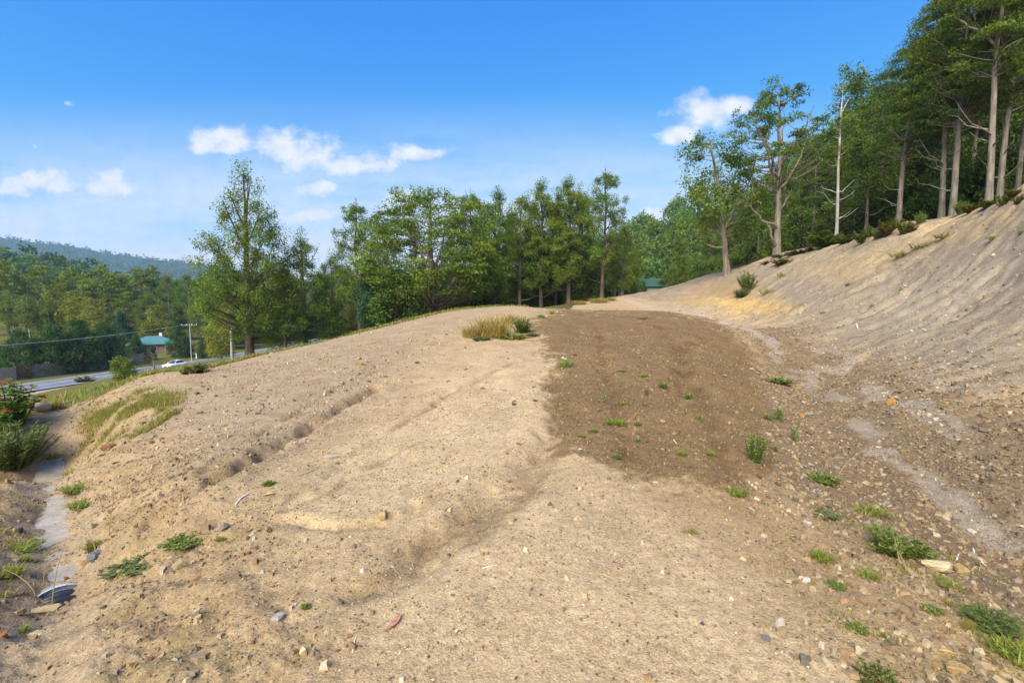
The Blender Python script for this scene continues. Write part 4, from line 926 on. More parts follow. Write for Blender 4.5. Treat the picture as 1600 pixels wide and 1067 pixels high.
# ------------------------------------------------------------------ small plants
def mat_grass(name, rough=.6, trans=.42):
    b = NB(name); c = b.attr('tint'); p = b.principled(c, rough, None, .25); tr = b.n('ShaderNodeBsdfTranslucent'); b.l(c, tr.inputs[0])
    mx = b.n('ShaderNodeMixShader'); mx.inputs[0].default_value = trans; b.l(p.outputs[0], mx.inputs[1]); b.l(tr.outputs[0], mx.inputs[2]); b.l(mx.outputs[0], b.out.inputs[0]); return b.m
M_GRASS = mat_grass('grass_blade')
GREEN = lin(124,142,58) * .95; BRIGHT = lin(152,174,66) * .95; DGREEN = lin(106,128,60) * .95; GOLD = lin(206,172,88) * .7; STRAW = lin(214,190,128) * .7; MOSS = lin(150,142,34) * .95; GREYG = lin(124,138,92) * .85; REDL = lin(170,84,52) * .6; SAGE = lin(116,140,76) * .9
DUST = lin(150,132,92)
GREEN, BRIGHT, DGREEN, GREYG, SAGE = (c * .78 + DUST * .2 for c in (GREEN, BRIGHT, DGREEN, GREYG, SAGE))
def blades(P, hgt, wid, lean, cols, g, cv=.2):
    """curved grass blades rooted at P, each 5 vertices"""
    n = len(P); az = g.uniform(0, 6.28, n); d = np.stack([np.cos(az), np.sin(az), np.zeros(n)], 1); s = np.stack([-np.sin(az), np.cos(az), np.zeros(n)], 1)
    h = (hgt * g.uniform(.5, 1.25, n))[:, None]; w = wid * g.uniform(.7, 1.3, n)[:, None]; ln = (lean * g.uniform(.2, 1.5, n))[:, None] * h
    up = np.array([[0, 0, 1.]]); m = P + up * h * .55 + d * ln * .35; t = P + up * h * (1 - .25 * np.clip(ln / h, 0, 1.2)) + d * ln
    V = np.stack([P - s * w * .5, P + s * w * .5, m - s * w * .4, m + s * w * .4, t], 1).reshape(-1, 3)
    k = np.arange(n)[:, None] * 5; Q = k + np.array([[0, 1, 3, 2]]); T = k + np.array([[2, 3, 4]])
    c = np.array(cols)[g.integers(0, len(cols), n)] * g.uniform(1 - cv, 1 + cv, (n, 1)); return V, Q, T, np.repeat(c, 5, 0)
def grass_mesh(name, P, hgt, wid, lean, cols, g):
    V, Q, T, C = blades(P, hgt, wid, lean, cols, g); me = mesh_np(name, V, [Q, T], C); me.materials.append(M_GRASS); return me
def disc(n, r, g, p=.5):
    q = r * g.uniform(0, 1, n) ** p; a = g.uniform(0, 6.28, n); return np.stack([q * np.cos(a), q * np.sin(a), np.zeros(n)], 1)
PL = {}
def p_tuft(key, n, cols, lean=.5, w=.012, r=.22, seed=1):          # unit size: about 1 wide, 1 tall
    g = np.random.default_rng(seed); PL[key] = [('blades', grass_mesh(key, disc(n, r, g), .8, w, lean, cols, g))]
def p_leafy(key, stems, per, leaf, ratio, cols, spread, hgt=1.0, seed=1, low=.1, droop=0., tips=None):
    g = np.random.default_rng(seed); st = MB(); lv = MB()
    for i in range(stems):
        a = g.uniform(0, 6.28); q = spread * math.sqrt(g.uniform()); h = hgt * g.uniform(.6, 1.1) * (1 - .35 * q / max(spread, .01)); t = np.linspace(0, 1, 6)
        bx, by = q * .35 * math.cos(a), q * .35 * math.sin(a)
        P = np.c_[bx + (q * math.cos(a) - bx) * t, by + (q * math.sin(a) - by) * t, h * t - .02] + g.normal(size=(6, 3)) * .02 * t[:, None]
        st.add(*tube(P, .014 * (1 - t) + .005, 4), tint=np.array(cols[0]) * .7)
        u = g.uniform(low, 1, per); ii = u * 5; i0 = np.minimum(ii.astype(int), 4); C = P[i0] + (P[i0 + 1] - P[i0]) * (ii - i0)[:, None]
        az = g.uniform(0, 6.28, per); el = g.uniform(-.1, .9, per) - droop; D = np.stack([np.cos(az) * np.cos(el), np.sin(az) * np.cos(el), np.sin(el)], 1)
        L = leaf * g.uniform(.6, 1.3, per); V, Q = leaf_cards(C, D, L, L * ratio * g.uniform(.8, 1.2, per), g.normal(size=per) * .4)
        c = np.array(cols)[g.integers(0, len(cols), per)] * g.uniform(.75, 1.25, (per, 1))
        if tips is not None: m = (u > .86) & (g.uniform(0, 1, per) < .65); c[m] = np.array(tips) * g.uniform(.7, 1.3, (m.sum(), 1))
        lv.add(V, Q, np.repeat(c, 4, 0))
    a, b = st.mesh(key + '_stem'), lv.mesh(key + '_leaf'); a.materials.append(M_GRASS); b.materials.append(M_GRASS); PL[key] = [('stem', a), ('leaves', b)]
def p_fern(key, n, cols, seed=1):
    g = np.random.default_rng(seed); st = MB(); lv = MB()
    for i in range(n):
        a = i * 2.4 + g.uniform(-.3, .3); t = np.linspace(0, 1, 9); ln = g.uniform(.38, .6); d = np.array([math.cos(a), math.sin(a)])
        P = np.c_[d[0] * ln * t, d[1] * ln * t, g.uniform(.7, 1.25) * (t - .3 * t ** 2.6)]; st.add(*tube(P, .012 * (1 - t) + .004, 4), tint=np.array(cols[0]) * .7)
        m = 30; u = np.linspace(.12, .99, m); ii = u * 8; i0 = np.minimum(ii.astype(int), 7); C = P[i0] + (P[i0 + 1] - P[i0]) * (ii - i0)[:, None]
        for sgn in (-1, 1):
            D = np.tile([-d[1] * sgn, d[0] * sgn, -.1], (m, 1)) + np.r_[d, .2] * .5 + g.normal(size=(m, 3)) * .12; D /= np.linalg.norm(D, axis=1)[:, None]
            L = .24 * np.sin(np.pi * np.clip(u * .9 + .1, 0, 1)) + .04; V, Q = leaf_cards(C, D, L, L * .3, g.normal(size=m) * .3); lv.add(V, Q, np.repeat(np.array(cols)[g.integers(0, len(cols), m)] * g.uniform(.8, 1.2, (m, 1)), 4, 0))
    a, b = st.mesh(key + '_stem'), lv.mesh(key + '_frond'); a.materials.append(M_GRASS); b.materials.append(M_GRASS); PL[key] = [('stem', a), ('fronds', b)]
p_tuft('tuft', 90, [GREEN, BRIGHT], .6, .035, .25, 1); p_tuft('tuft2', 70, [GREEN, MOSS, STRAW], .8, .035, .3, 2); p_tuft('moss', 240, [MOSS, BRIGHT, GREEN], .7, .05, .5, 3)
p_tuft('tussock', 420, [GOLD, GOLD, STRAW, MOSS], .45, .012, .32, 4); p_tuft('sedge', 200, [DGREEN, lin(120,96,50) * .5, STRAW * .7], .5, .02, .25, 5)
p_leafy('seedling', 1, 26, .26, .24, [GREEN, BRIGHT], .05, 1, 11); p_leafy('weed', 5, 22, .24, .25, [GREEN, DGREEN, BRIGHT], .3, 1, 12)
p_leafy('bush', 34, 90, .09, .30, [DGREEN, GREEN, BRIGHT], .5, 1, 13); p_leafy('feathery', 80, 80, .085, .16, [DGREEN, GREEN, SAGE], .55, 1, 14)
p_leafy('mat', 80, 40, .075, .42, [GREEN, DGREEN, BRIGHT], .5, .34, 15, 0); p_leafy('greymat', 60, 36, .065, .4, [GREYG, SAGE, GREEN], .5, .3, 16, 0)
p_leafy('redmat', 60, 36, .08, .4, [GREEN, DGREEN, lin(140,80,52) * .5], .5, .35, 17, 0); p_leafy('gumshoot', 20, 46, .11, .6, [lin(116,150,66) * .95, lin(100,138,70) * .95, BRIGHT], .42, 1, 18, .15, .45, REDL)
p_leafy('rosette', 14, 8, .3, .35, [BRIGHT, GREEN], .4, .3, 19, 0); p_fern('fern', 16, [GREEN, lin(120,132,40) * .9], 20); p_fern('fern2', 14, [lin(136,124,48) * .85, GREEN, lin(150,110,50) * .8], 21)
p_leafy('heath', 34, 44, .10, .35, [lin(126,124,60) * .85, lin(110,96,50) * .8, GREEN * .8], .5, .8, 22)
def plant(key, px, py, hpx, wpx, label, cat='plant', group=None, name='weed', xy=None):
    x, y, z = hit(px, py) if xy is None else (*xy, hz(*xy))
    s = y / F; hs = hpx * s; ws = wpx * s
    kh = {'mat': 2.6, 'greymat': 2.8, 'redmat': 2.6, 'rosette': 2.4}.get(key, 1.0)
    p = PL[key]
    if len(p) == 1:
        o = link(name, p[0][1], None, None, (x, y, z - .004), (0, 0, hash_f(px, py) * 6.28), (ws, ws, hs * 1.1)); return tag(o, label, cat, group)
    root = empty(name, (x, y, z - .004), hash_f(px, py) * 6.28, (ws, ws, hs * kh)); tag(root, label, cat, group)
    for nm, me in p: link(nm, me, None, root)
    return root
# (kind, x, foot y, height, width in the photograph, label)
TR = 'weeds sprouting on the brown soil'
for key, px, py, h, w, lab in [
 ('tuft',883,577,17,34,'bright green grass clump at the left edge of the brown soil'),('seedling',1028,566,26,15,'upright green seedling, tallest in the middle of the brown soil'),
 ('seedling',945,632,24,18,'upright light green weed left of the brown soil centre'),('rosette',1036,608,12,20,'low bright weed beside the dark upright shoot'),('seedling',970,606,13,9,'tiny upright shoot above the light green weed'),
 ('sedge',1010,620,14,10,'dark green upright shoot in the brown soil'),('moss',975,632,5,13,'small moss pad in the brown soil, upper of the two beside each other'),('moss',963,662,7,30,'wide flat grass mat in the brown soil'),
 ('mat',997,668,7,15,'green creeping weed right of the wide flat grass mat'),('mat',927,680,7,16,'blue-green rosette near the left border of the brown soil'),('moss',908,689,5,11,'tiny moss pad beside the blue-green rosette'),
 ('mat',963,720,9,18,'dark green creeping weed at the lower left of the brown soil'),('moss',1065,715,7,14,'yellow-green moss pad low in the brown soil'),('rosette',1076,622,13,19,'yellowish weed beside the wheel rut'),
 ('seedling',1082,574,14,14,'upright weed right of the rut end'),('tuft',1092,658,10,18,'sparse grass tuft right of the brown soil centre'),('moss',1150,774,9,26,'yellow moss pad at the lower right corner of the brown soil'),
 ('tuft2',1080,833,10,26,'bright grass tuft on the sand below the brown soil'),('mat',998,692,6,12,'tiny green weed low in the middle of the brown soil'),('moss',1110,712,6,12,'moss pad right of the low yellow-green one'),
 ('moss',970,584,5,12,'moss pad high on the left of the brown soil'),('tuft2',1000,560,5,14,'thin grass tuft near the tallest seedling'),('moss',1005,592,5,12,'moss pad below the tallest seedling'),
 ('seedling',905,494,12,8,'thin weed on the crest where sand meets brown soil'),('seedling',877,507,16,9,'thin upright weed beside the green heath patch'),('tuft',845,498,8,20,'green tuft on the crest above the heath patch'),
 ('tuft',862,492,9,12,'small tuft on the crest line'),('seedling',958,500,9,8,'tiny shoot on the far part of the brown soil'),('tuft2',1005,500,6,22,'faint grass on the far crest of the brown soil')]:
    plant(key, px, py, h, w, lab, 'weed', TR)
for key, px, py, h, w, lab, cat, nm in [
 ('tussock',768,524,36,84,'golden dry grass tussock on the mound crest','grass','grass_tussock'),('tussock',738,526,20,50,'smaller golden tussock at the left of the large one','grass','grass_tussock'),('tussock',800,506,18,46,'yellow-green tussock behind the golden one','grass','grass_tussock'),
 ('bush',815,520,28,40,'green heath bush right of the golden tussock','bush','heath_bush'),('greymat',832,526,9,24,'grey-green low mat at the foot of the heath bush','weed','weed'),('moss',798,528,8,44,'yellow moss mat in front of the heath bush','moss','moss_mat'),('greymat',750,531,9,40,'grey-green fringe below the golden tussock','weed','weed'),
 ('mat',1218,600,11,42,'spreading green weed at the top of the gully gravel','weed','weed'),('tuft2',1195,595,9,26,'yellowish grass beside the spreading weed at the gully top','grass','grass_tuft'),
 ('weed',1216,658,36,30,'light green bushy weed on the gully gravel, uppermost','weed','weed'),('weed',1201,660,22,22,'short light green weed left of the uppermost bushy weed','weed','weed'),('weed',1241,688,38,22,'leggy green weed right of the uppermost bushy weed','weed','weed'),
 ('bush',1180,728,54,38,'dark green bushy weed at the right edge of the brown soil','bush','weed_bush'),('weed',1210,706,16,22,'yellow-green grassy weed right of the dark bushy weed','weed','weed'),('mat',1285,752,15,56,'creeping green weed halfway down the gully gravel','weed','weed'),
 ('greymat',1290,808,11,56,'grey-green creeping stems leading to the large weed mat','weed','weed'),('bush',1395,862,44,92,'large green weed mat beside the gully','bush','weed_bush'),('mat',1430,868,16,64,'right wing of the large green weed mat','weed','weed'),('moss',1362,804,12,36,'yellow moss at the top of the large weed mat','moss','moss_mat'),
 ('feathery',1550,985,36,84,'feathery green weed at the right beside the silt','weed','weed_bush'),('moss',1588,1030,20,58,'bright green moss bank at the right frame edge','moss','moss_mat'),('redmat',1365,1062,18,84,'reddish green ground weed at the bottom edge','weed','weed'),
 ('moss',1478,912,12,30,'moss tuft under the long cream rock','moss','moss_mat'),('tuft2',1484,946,14,26,'bright grass tuft below the long cream rock','grass','grass_tuft'),('mat',1455,955,9,36,'low green weed left of the yellow elongated stone','weed','weed'),('moss',1282,872,12,30,'yellow-green moss on the stony sand','moss','moss_mat'),('moss',1355,900,9,26,'moss pad left of the long cream rock','moss','moss_mat'),
 ('mat',1305,915,9,34,'small green weed on the stony sand','weed','weed'),('seedling',1305,965,24,14,'single upright seedling in the stony foreground','weed','weed'),('mat',1338,985,10,40,'yellowish weed below the single seedling','weed','weed'),('greymat',1385,1000,8,34,'pale grey-green weed in the stony foreground','weed','weed'),('tussock',1512,985,16,26,'small straw tuft beside the blue-grey slate','grass','grass_tuft'),
 ('mat',420,758,8,24,'bright green moss spot beside the cream wedge stone','moss','moss_mat'),('moss',346,836,6,16,'moss tuft beside the grey stone in the rill','moss','moss_mat'),('mat',478,952,9,18,'little green weed in the left sandy foreground','weed','weed'),
 ('mat',285,850,12,70,'green weed patch with yellow specks at the left of the rill','weed','weed'),('greymat',215,886,10,90,'grey-green creeping weed above the pipe','weed','weed'),('greymat',180,892,8,50,'thin grey-green weed right of the pipe','weed','weed'),
 ('feathery',18,728,84,110,'dense feathery green bush at the left frame edge','bush','feathery_bush'),('gumshoot',14,668,88,110,'broad-leaved gum shoot with red young leaves at the left frame edge','shrub','gum_shoot'),
 ('tuft2',80,712,18,26,'short grass tussock beside the muddy drain','grass','grass_tuft'),('moss',120,762,10,36,'moss pad right of the drain, upper','moss','moss_mat'),('moss',128,788,10,32,'moss pad right of the drain, middle','moss','moss_mat'),('moss',152,845,14,28,'moss clump beside the wide end of the drain','moss','moss_mat'),('moss',28,852,9,44,'moss pad left of the drain','moss','moss_mat'),('moss',36,868,7,18,'small moss dot left of the drain','moss','moss_mat'),
 ('tuft',34,970,14,28,'green tuft in front of the pipe','grass','grass_tuft'),('sedge',145,850,24,26,'dark sedge with dry stems right of the drain','grass','sedge'),('tuft2',110,735,9,30,'thin grass between drain and grassy patch','grass','grass_tuft'),('moss',12,892,12,36,'moss at the left frame edge by the pipe','moss','moss_mat'),('tuft2',8,925,16,30,'grass tuft at the left frame edge by the pipe','grass','grass_tuft'),
 ('bush',190,583,30,34,'bright leafy shrub on the grass slope above the road','shrub','leafy_shrub'),('heath',311,582,20,50,'brown and green tussocky bush on the grass slope','bush','heath_bush'),('heath',133,598,14,34,'dark green low bush beside the gravel shoulder','bush','heath_bush'),('heath',290,585,12,22,'low brown bush left of the tussocky bush','bush','heath_bush'),
 ('tussock',905,476,8,34,'straw grass just behind the crest left of the brown soil end','grass','grass_tussock'),('tussock',935,473,9,40,'golden grass at the far end of the crest','grass','grass_tussock'),('tuft',952,470,8,36,'green grass at the foot of the far bank end','grass','grass_tuft'),
 # the cut bank
 ('bush',1168,452,34,34,'round green bush on the face of the cut bank','bush','bank_bush'),('feathery',1160,460,16,30,'feathery green skirt below the round bush on the bank','bush','bank_bush'),('tuft2',1197,459,14,24,'yellow-green tuft right of the round bush on the bank','grass','grass_tuft'),('tuft2',1220,432,12,14,'small yellow tuft higher on the bank','grass','grass_tuft'),
 ('fern',1288,386,30,54,'large green fern clump at the bank top under the white pole gum','fern','fern'),('feathery',1278,372,30,40,'yellow-green bush behind the large fern clump','bush','bank_bush'),('heath',1225,410,14,50,'brown scrub on the bank top by the open-crowned gum','bush','heath_bush'),('heath',1325,378,14,36,'brown scrub right of the large fern clump','bush','heath_bush'),
 ('tuft2',1408,398,12,40,'yellow-green grass streak low on the upper bank','grass','grass_tuft'),('tuft2',1440,384,11,46,'yellow-green grass streak in the middle of the upper bank','grass','grass_tuft'),('tuft2',1475,370,10,40,'yellow-green grass streak to the right on the upper bank','grass','grass_tuft'),('tuft',1325,444,6,12,'lone tuft on the middle of the bank','grass','grass_tuft'),('tuft',1408,448,6,12,'lone tuft right of the middle of the bank','grass','grass_tuft'),
 ('weed',1550,372,9,26,'sparse weed high on the bank','weed','weed'),('tuft',1595,367,8,14,'tuft on the bank at the right frame edge','grass','grass_tuft'),('tuft2',1285,488,8,12,'tuft on the lower bank','grass','grass_tuft'),('tuft2',1362,477,7,12,'tuft on the lower bank right of centre','grass','grass_tuft')]:
    plant(key, px, py, h, w, lab, cat, None, nm)
g = np.random.default_rng(77)
for i in range(20):
    px = 1345 + i * 13.2; y0 = np.interp(px, [1200, 1400, 1500, 1600], [402, 354, 322, 294])
    plant(['fern', 'heath', 'bush', 'fern2', 'heath'][i % 5], px, y0 + g.uniform(1, 16), g.uniform(18, 32), g.uniform(18, 30), 'bracken fern along the top edge of the cut bank, ' + nth(i, 20), 'fern', 'bracken along the bank top', 'bracken_fern')
for i in range(12):
    px = 1200 + i * 13; y0 = np.interp(px, [1200, 1400], [402, 354]); plant('heath', px, y0 + g.uniform(1, 7), g.uniform(5, 11), g.uniform(16, 34), 'low brown scrub along the left part of the bank edge, ' + nth(i, 12), 'bush', 'scrub along the bank edge', 'heath_bush')
# grass that nobody could count
def grass_area(name, n, poly_px, hgt, wid, lean, cols, seed, rmax, band=0):
    g = np.random.default_rng(seed); P = np.array(poly_px, float); x0, y0 = P.min(0); x1, y1 = P.max(0); pts = []
    # spread evenly over the ground itself
    cor = np.array([hit(*p)[:2] for p in poly_px]); a0, b0 = cor.min(0); a1, b1 = cor.max(0)
    x = g.uniform(a0, a1, n * 6); y = g.uniform(b0, b1, n * 6); z = rbf(x, y)
    m = poly_mask(x, y, cor, .4) * (np.hypot(x, y) < rmax); m *= sstep(-.1, .3, fbm(x * 1.6, y * 1.6, 3, seed))
    k = np.nonzero(g.uniform(0, 1, len(x)) < m)[0][:n]; x, y = x[k], y[k]; z = H(x, y)
    me = grass_mesh(name, np.stack([x, y, z - .01], 1), hgt, wid, lean, cols, g); tag(link(name, me), kind='stuff')
grass_area('drain_side_grass', 9000, [(130,650),(165,625),(260,618),(272,650),(225,680),(150,690)], .11, .007, .9, [GREEN, BRIGHT, GOLD, STRAW, MOSS], 901, 12)
grass_area('gully_side_grass', 3200, [(1240,770),(1400,800),(1590,950),(1600,1060),(1340,1060),(1280,900)], .035, .005, .9, [GREEN, MOSS, STRAW, MOSS, SAGE], 904, 9)
grass_area('drain_bank_grass', 2200, [(0,770),(48,775),(50,860),(34,935),(0,965)], .05, .006, .9, [GREEN, MOSS, STRAW, MOSS], 902, 9)
def slope_grass():
    g = np.random.default_rng(903); n = 120000; th = g.uniform(-R(50), R(2), n); e = edge_r(np.sin(th), np.cos(th)); r = e - .25 + 38 * g.uniform(0, 1, n) ** 1.7
    x, y = r * np.sin(th), r * np.cos(th); dr, _, sd = polyline_dist(x, y, ROAD); m = (dr > 7.5) & (sd > 0) & (g.uniform(0, 1, n) < .22 + .5 * sstep(-.3, .3, fbm(x * .5, y * .5, 3, 905)))
    x, y, r = x[m], y[m], r[m]; z = H(x, y); P = np.stack([x, y, z - .02], 1); a = r < 26; c = sstep(-.25, .35, fbm(x * .22, y * .22, 3, 907)) + g.normal(size=len(x)) * .2
    for nm, sel, h, w in (('paddock_grass', a, .17, .018), ('roadside_grass', ~a, .20, .035)):
        hh = np.where(np.arctan2(x, y) < -R(33), h * 1.5, h); q = sel & (c > .35); p = sel & (c <= .35); V1, Q1, T1, C1 = blades(P[q], hh[q], w, .5, [GOLD, MOSS, STRAW, GREEN], g); V2, Q2, T2, C2 = blades(P[p], hh[p] * .7, w, .6, [GREEN, MOSS, DGREEN, BRIGHT], g)
        k = len(V1); tag(link(nm, mesh_np(nm, np.vstack([V1, V2]), [np.vstack([Q1, Q2 + k]), np.vstack([T1, T2 + k])], np.vstack([C1, C2])), M_GRASS), kind='stuff')
slope_grass()
# tall dry stems by the drain
def dry_stem(px, py, hpx, leanx, label):
    x, y, z = hit(px, py); s = y / F; t = np.linspace(0, 1, 9); P = np.c_[leanx * s * t ** 1.6, .05 * t, hpx * s * (t - .18 * t ** 3)]; mb = MB(); mb.add(*tube(P, .0035 * (1 - t) + .0012, 5), tint=STRAW)
    g = np.random.default_rng(int(px)); C = P[5:].repeat(4, 0) + g.normal(size=(16, 3)) * .004; V, Q = leaf_cards(C, rand_dir(16, g) * .4 + [0, 0, .8], np.full(16, .03), np.full(16, .005), np.zeros(16)); mb.add(V, Q, STRAW)
    me = mb.mesh('dry_grass_stem'); me.materials.append(M_GRASS); tag(link('dry_grass_stem', me, None, None, (x, y, z)), label, 'grass')
for a in [(80,932,120,18,'tall pale dry stem rising across the pipe'),(66,905,70,4,'short dry stem just left of the tall one over the drain'),(150,862,70,-48,'dry stem arching left from the dark sedge'),(170,835,90,12,'dry stem standing right of the drain'),(160,800,60,-30,'bent dry stem above the dark sedge'),(55,925,52,-60,'dry stem leaning left at the pipe'),
          (1406,880,44,-2,'upright dead stalk at the foot of the large weed mat'),(1416,890,40,-12,'second dead stalk close right of the first at the weed mat'),(1310,750,62,62,'long thin straw leaning right over the gully gravel')]: dry_stem(*a)
# ------------------------------------------------------------------ sticks, bark, leaf
M_STICK = mat_plain('weathered_wood', (.62, .56, .48), .85, .25, 20, .3, .004); M_STICKD = mat_plain('grey_wood', (.34, .29, .23), .85, .25, 20, .3, .004)
def stick(pts, rad, label, mat=None, name='stick', cat='stick', flat=1.0):
    W = []
    for i, (px, py) in enumerate(pts):
        x, y, z = hit(px, py); W.append((x, y, z + rad * .8))
    W = np.array(W); n = 10; t = np.linspace(0, len(W) - 1, n); P = np.stack([np.interp(t, np.arange(len(W)), W[:, k]) for k in range(3)], 1)
    for _ in range(2): P[1:-1] = (P[:-2] + 2 * P[1:-1] + P[2:]) / 4
    c = P.mean(0); r = rad * (1 - .55 * np.linspace(0, 1, n) ** 2); r[0] *= .7; V, Q = tube(P - c, r, 7); mb = MB(); mb.add(V, Q); mb.add(V[:7], [[0, 1, 2], [0, 2, 3], [0, 3, 4], [0, 4, 5], [0, 5, 6]]); mb.add(V[-7:], [[0, 2, 1], [0, 3, 2], [0, 4, 3], [0, 5, 4], [0, 6, 5]])
    me = mb.mesh(name, True); me.materials.append(mat or M_STICK); return tag(link(name, me, None, None, tuple(c)), label, cat)
stick([(368,790),(376,779),(390,771)], 0.0090, 'white curved stick on the left slope by the cream wedge stone')
stick([(465,745),(480,740),(496,733)], 0.0055, 'thin grey stick below the flat pale slab', M_STICKD)
stick([(551,1018),(554,1003),(557,996)], 0.0040, 'short white stick standing out in the sandy foreground')
stick([(753,889),(765,885),(776,883)], 0.0040, 'small pale twig on the sand in the middle foreground')
stick([(1521,850),(1524,863),(1540,875)], 0.0060, 'white curled bark strip on the gully gravel', name='bark_strip', cat='bark')
stick([(1494,874),(1498,866)], 0.0060, 'short white bark fragment near the large weed mat', name='bark_strip', cat='bark')
stick([(1370,888),(1385,884),(1398,886)], 0.0040, 'thin grey twig at the foot of the dead stalks', M_STICKD)
stick([(1052,690),(1058,698)], 0.0050, 'small pale wood chip on the brown soil')
stick([(1340,512),(1338,500)], .02, 'pale stub of wood on the cut bank')
stick([(55,640),(75,637),(110,632)], .09, 'grey weathered log at the head of the drain', M_STICKD, 'log', 'log')
def fallen_leaf():
    x, y, z = hit(612, 975); n = 9; t = np.linspace(0, 1, n); L = .14; w = .030 * np.sin(np.pi * t) ** .8; cx = .02 * np.sin(t * 2.5)
    V = np.vstack([np.c_[cx - w * .5, L * (t - .5), .006 + .004 * t], np.c_[cx, L * (t - .5), .002 + .004 * t], np.c_[cx + w * .5, L * (t - .5), .007 + .004 * t]]); k = np.arange(n - 1)
    Q = np.vstack([np.stack([k, k + n, k + n + 1, k + 1], 1), np.stack([k + n, k + 2 * n, k + 2 * n + 1, k + n + 1], 1)])
    me = mesh_np('fallen_leaf', V, [Q]); me.materials.append(mat_plain('dry_leaf', (.40, .17, .11), .6, .3, 30)); tag(link('fallen_leaf', me, None, None, (x, y, z + .006), (0, 0, -.25)), 'pinkish red fallen gum leaf on the sandy foreground', 'leaf')
fallen_leaf()
# ------------------------------------------------------------------ water film in the drain
def drain_water():
    P, T, Nn = ribbon(CHAN[1:4], 0, 0, 0, .06); n = len(P); g = np.random.default_rng(5); m = 9; V = []
    wv = .36 + .26 * fbm(np.arange(n) * .31, np.zeros(n), 3, 71) + .05 * np.interp(np.arange(n), [0, n * .2, n * .45, n], [2.4, 1.6, 0, -.8])
    mid = np.stack([P[:, 0], P[:, 1]], 1); zc = H(mid[:, 0], mid[:, 1]); zc = np.convolve(np.pad(zc, 8, mode='edge'), np.ones(17) / 17, 'valid')
    for k in range(m):
        o = (k / (m - 1) * 2 - 1); q = P + Nn * (o * wv)[:, None]; V.append(np.c_[q, zc + .017])
    V = np.array(V).reshape(-1, 3); i, j = np.meshgrid(np.arange(m - 1), np.arange(n - 1), indexing='ij'); Q = np.stack([i * n + j, (i + 1) * n + j, (i + 1) * n + j + 1, i * n + j + 1], -1).reshape(-1, 4)
    b = NB('muddy_water'); nz = b.noise(5, 4, .6); c = b.mix(b.rng(nz, .35, .65), (.32, .25, .165), (.46, .37, .26)); b.principled(c, b.rng(b.noise(9, 3), .35, .65, .05, .42), b.bump(b.noise(22, 4), .5, .02), .45)
    tag(link('water', mesh_np('water', V, [Q], None, True), b.m), kind='structure')
drain_water()
# ------------------------------------------------------------------ corrugated drain pipe
def pipe():
    x, y, z = hit(90, 930); a = np.array(CHAN[1]); d = np.array(CHAN[2]) - a; d /= np.linalg.norm(d); yaw = math.atan2(d[1], d[0]); root = empty('drain_pipe', (a[0], a[1], hz(*a) - .19), yaw)
    tag(root, 'half-buried black corrugated drain pipe with a pale rim at the muddy drain', 'pipe')
    r = .21; black = mat_plain('black_plastic', (.022, .024, .028), .42, .2, 8, .1, .004, .5); pale = mat_plain('pale_plastic', (.42, .44, .45), .5, .15, 8)
    n = 90; t = np.linspace(0, 1, n); P = np.c_[-.62 + .60 * t, np.zeros(n), np.full(n, .05) - .10 * (1 - t)]; rr = r * (1 + .075 * np.clip(np.sin(t * 9 * TAU) * 2, -1, 1)); V, Q = tube(P, rr, 32); V2, Q2 = tube(P, rr - .02, 32)
    link('body', MB().add(V, Q).mesh('pipe_body', True), black, root); link('lining', MB().add(V2, Q2[:, ::-1]).mesh('pipe_lining', True), black, root)
    V, Q = tube(np.array([[-.03, 0, .05], [.0, 0, .05]]), [r * 1.09, r * 1.09], 32); V2, Q2 = tube(np.array([[.0, 0, .05], [-.03, 0, .05]]), [r * .92, r * .92], 32)
    k = np.arange(32); cap = np.stack([32 + k, 32 + (k + 1) % 32, 64 + (k + 1) % 32, 64 + k], 1); mb = MB(); mb.add(np.vstack([V, V2]), np.vstack([Q, Q2 + 64, cap])); link('rim', mb.mesh('pipe_rim'), pale, root)
pipe()
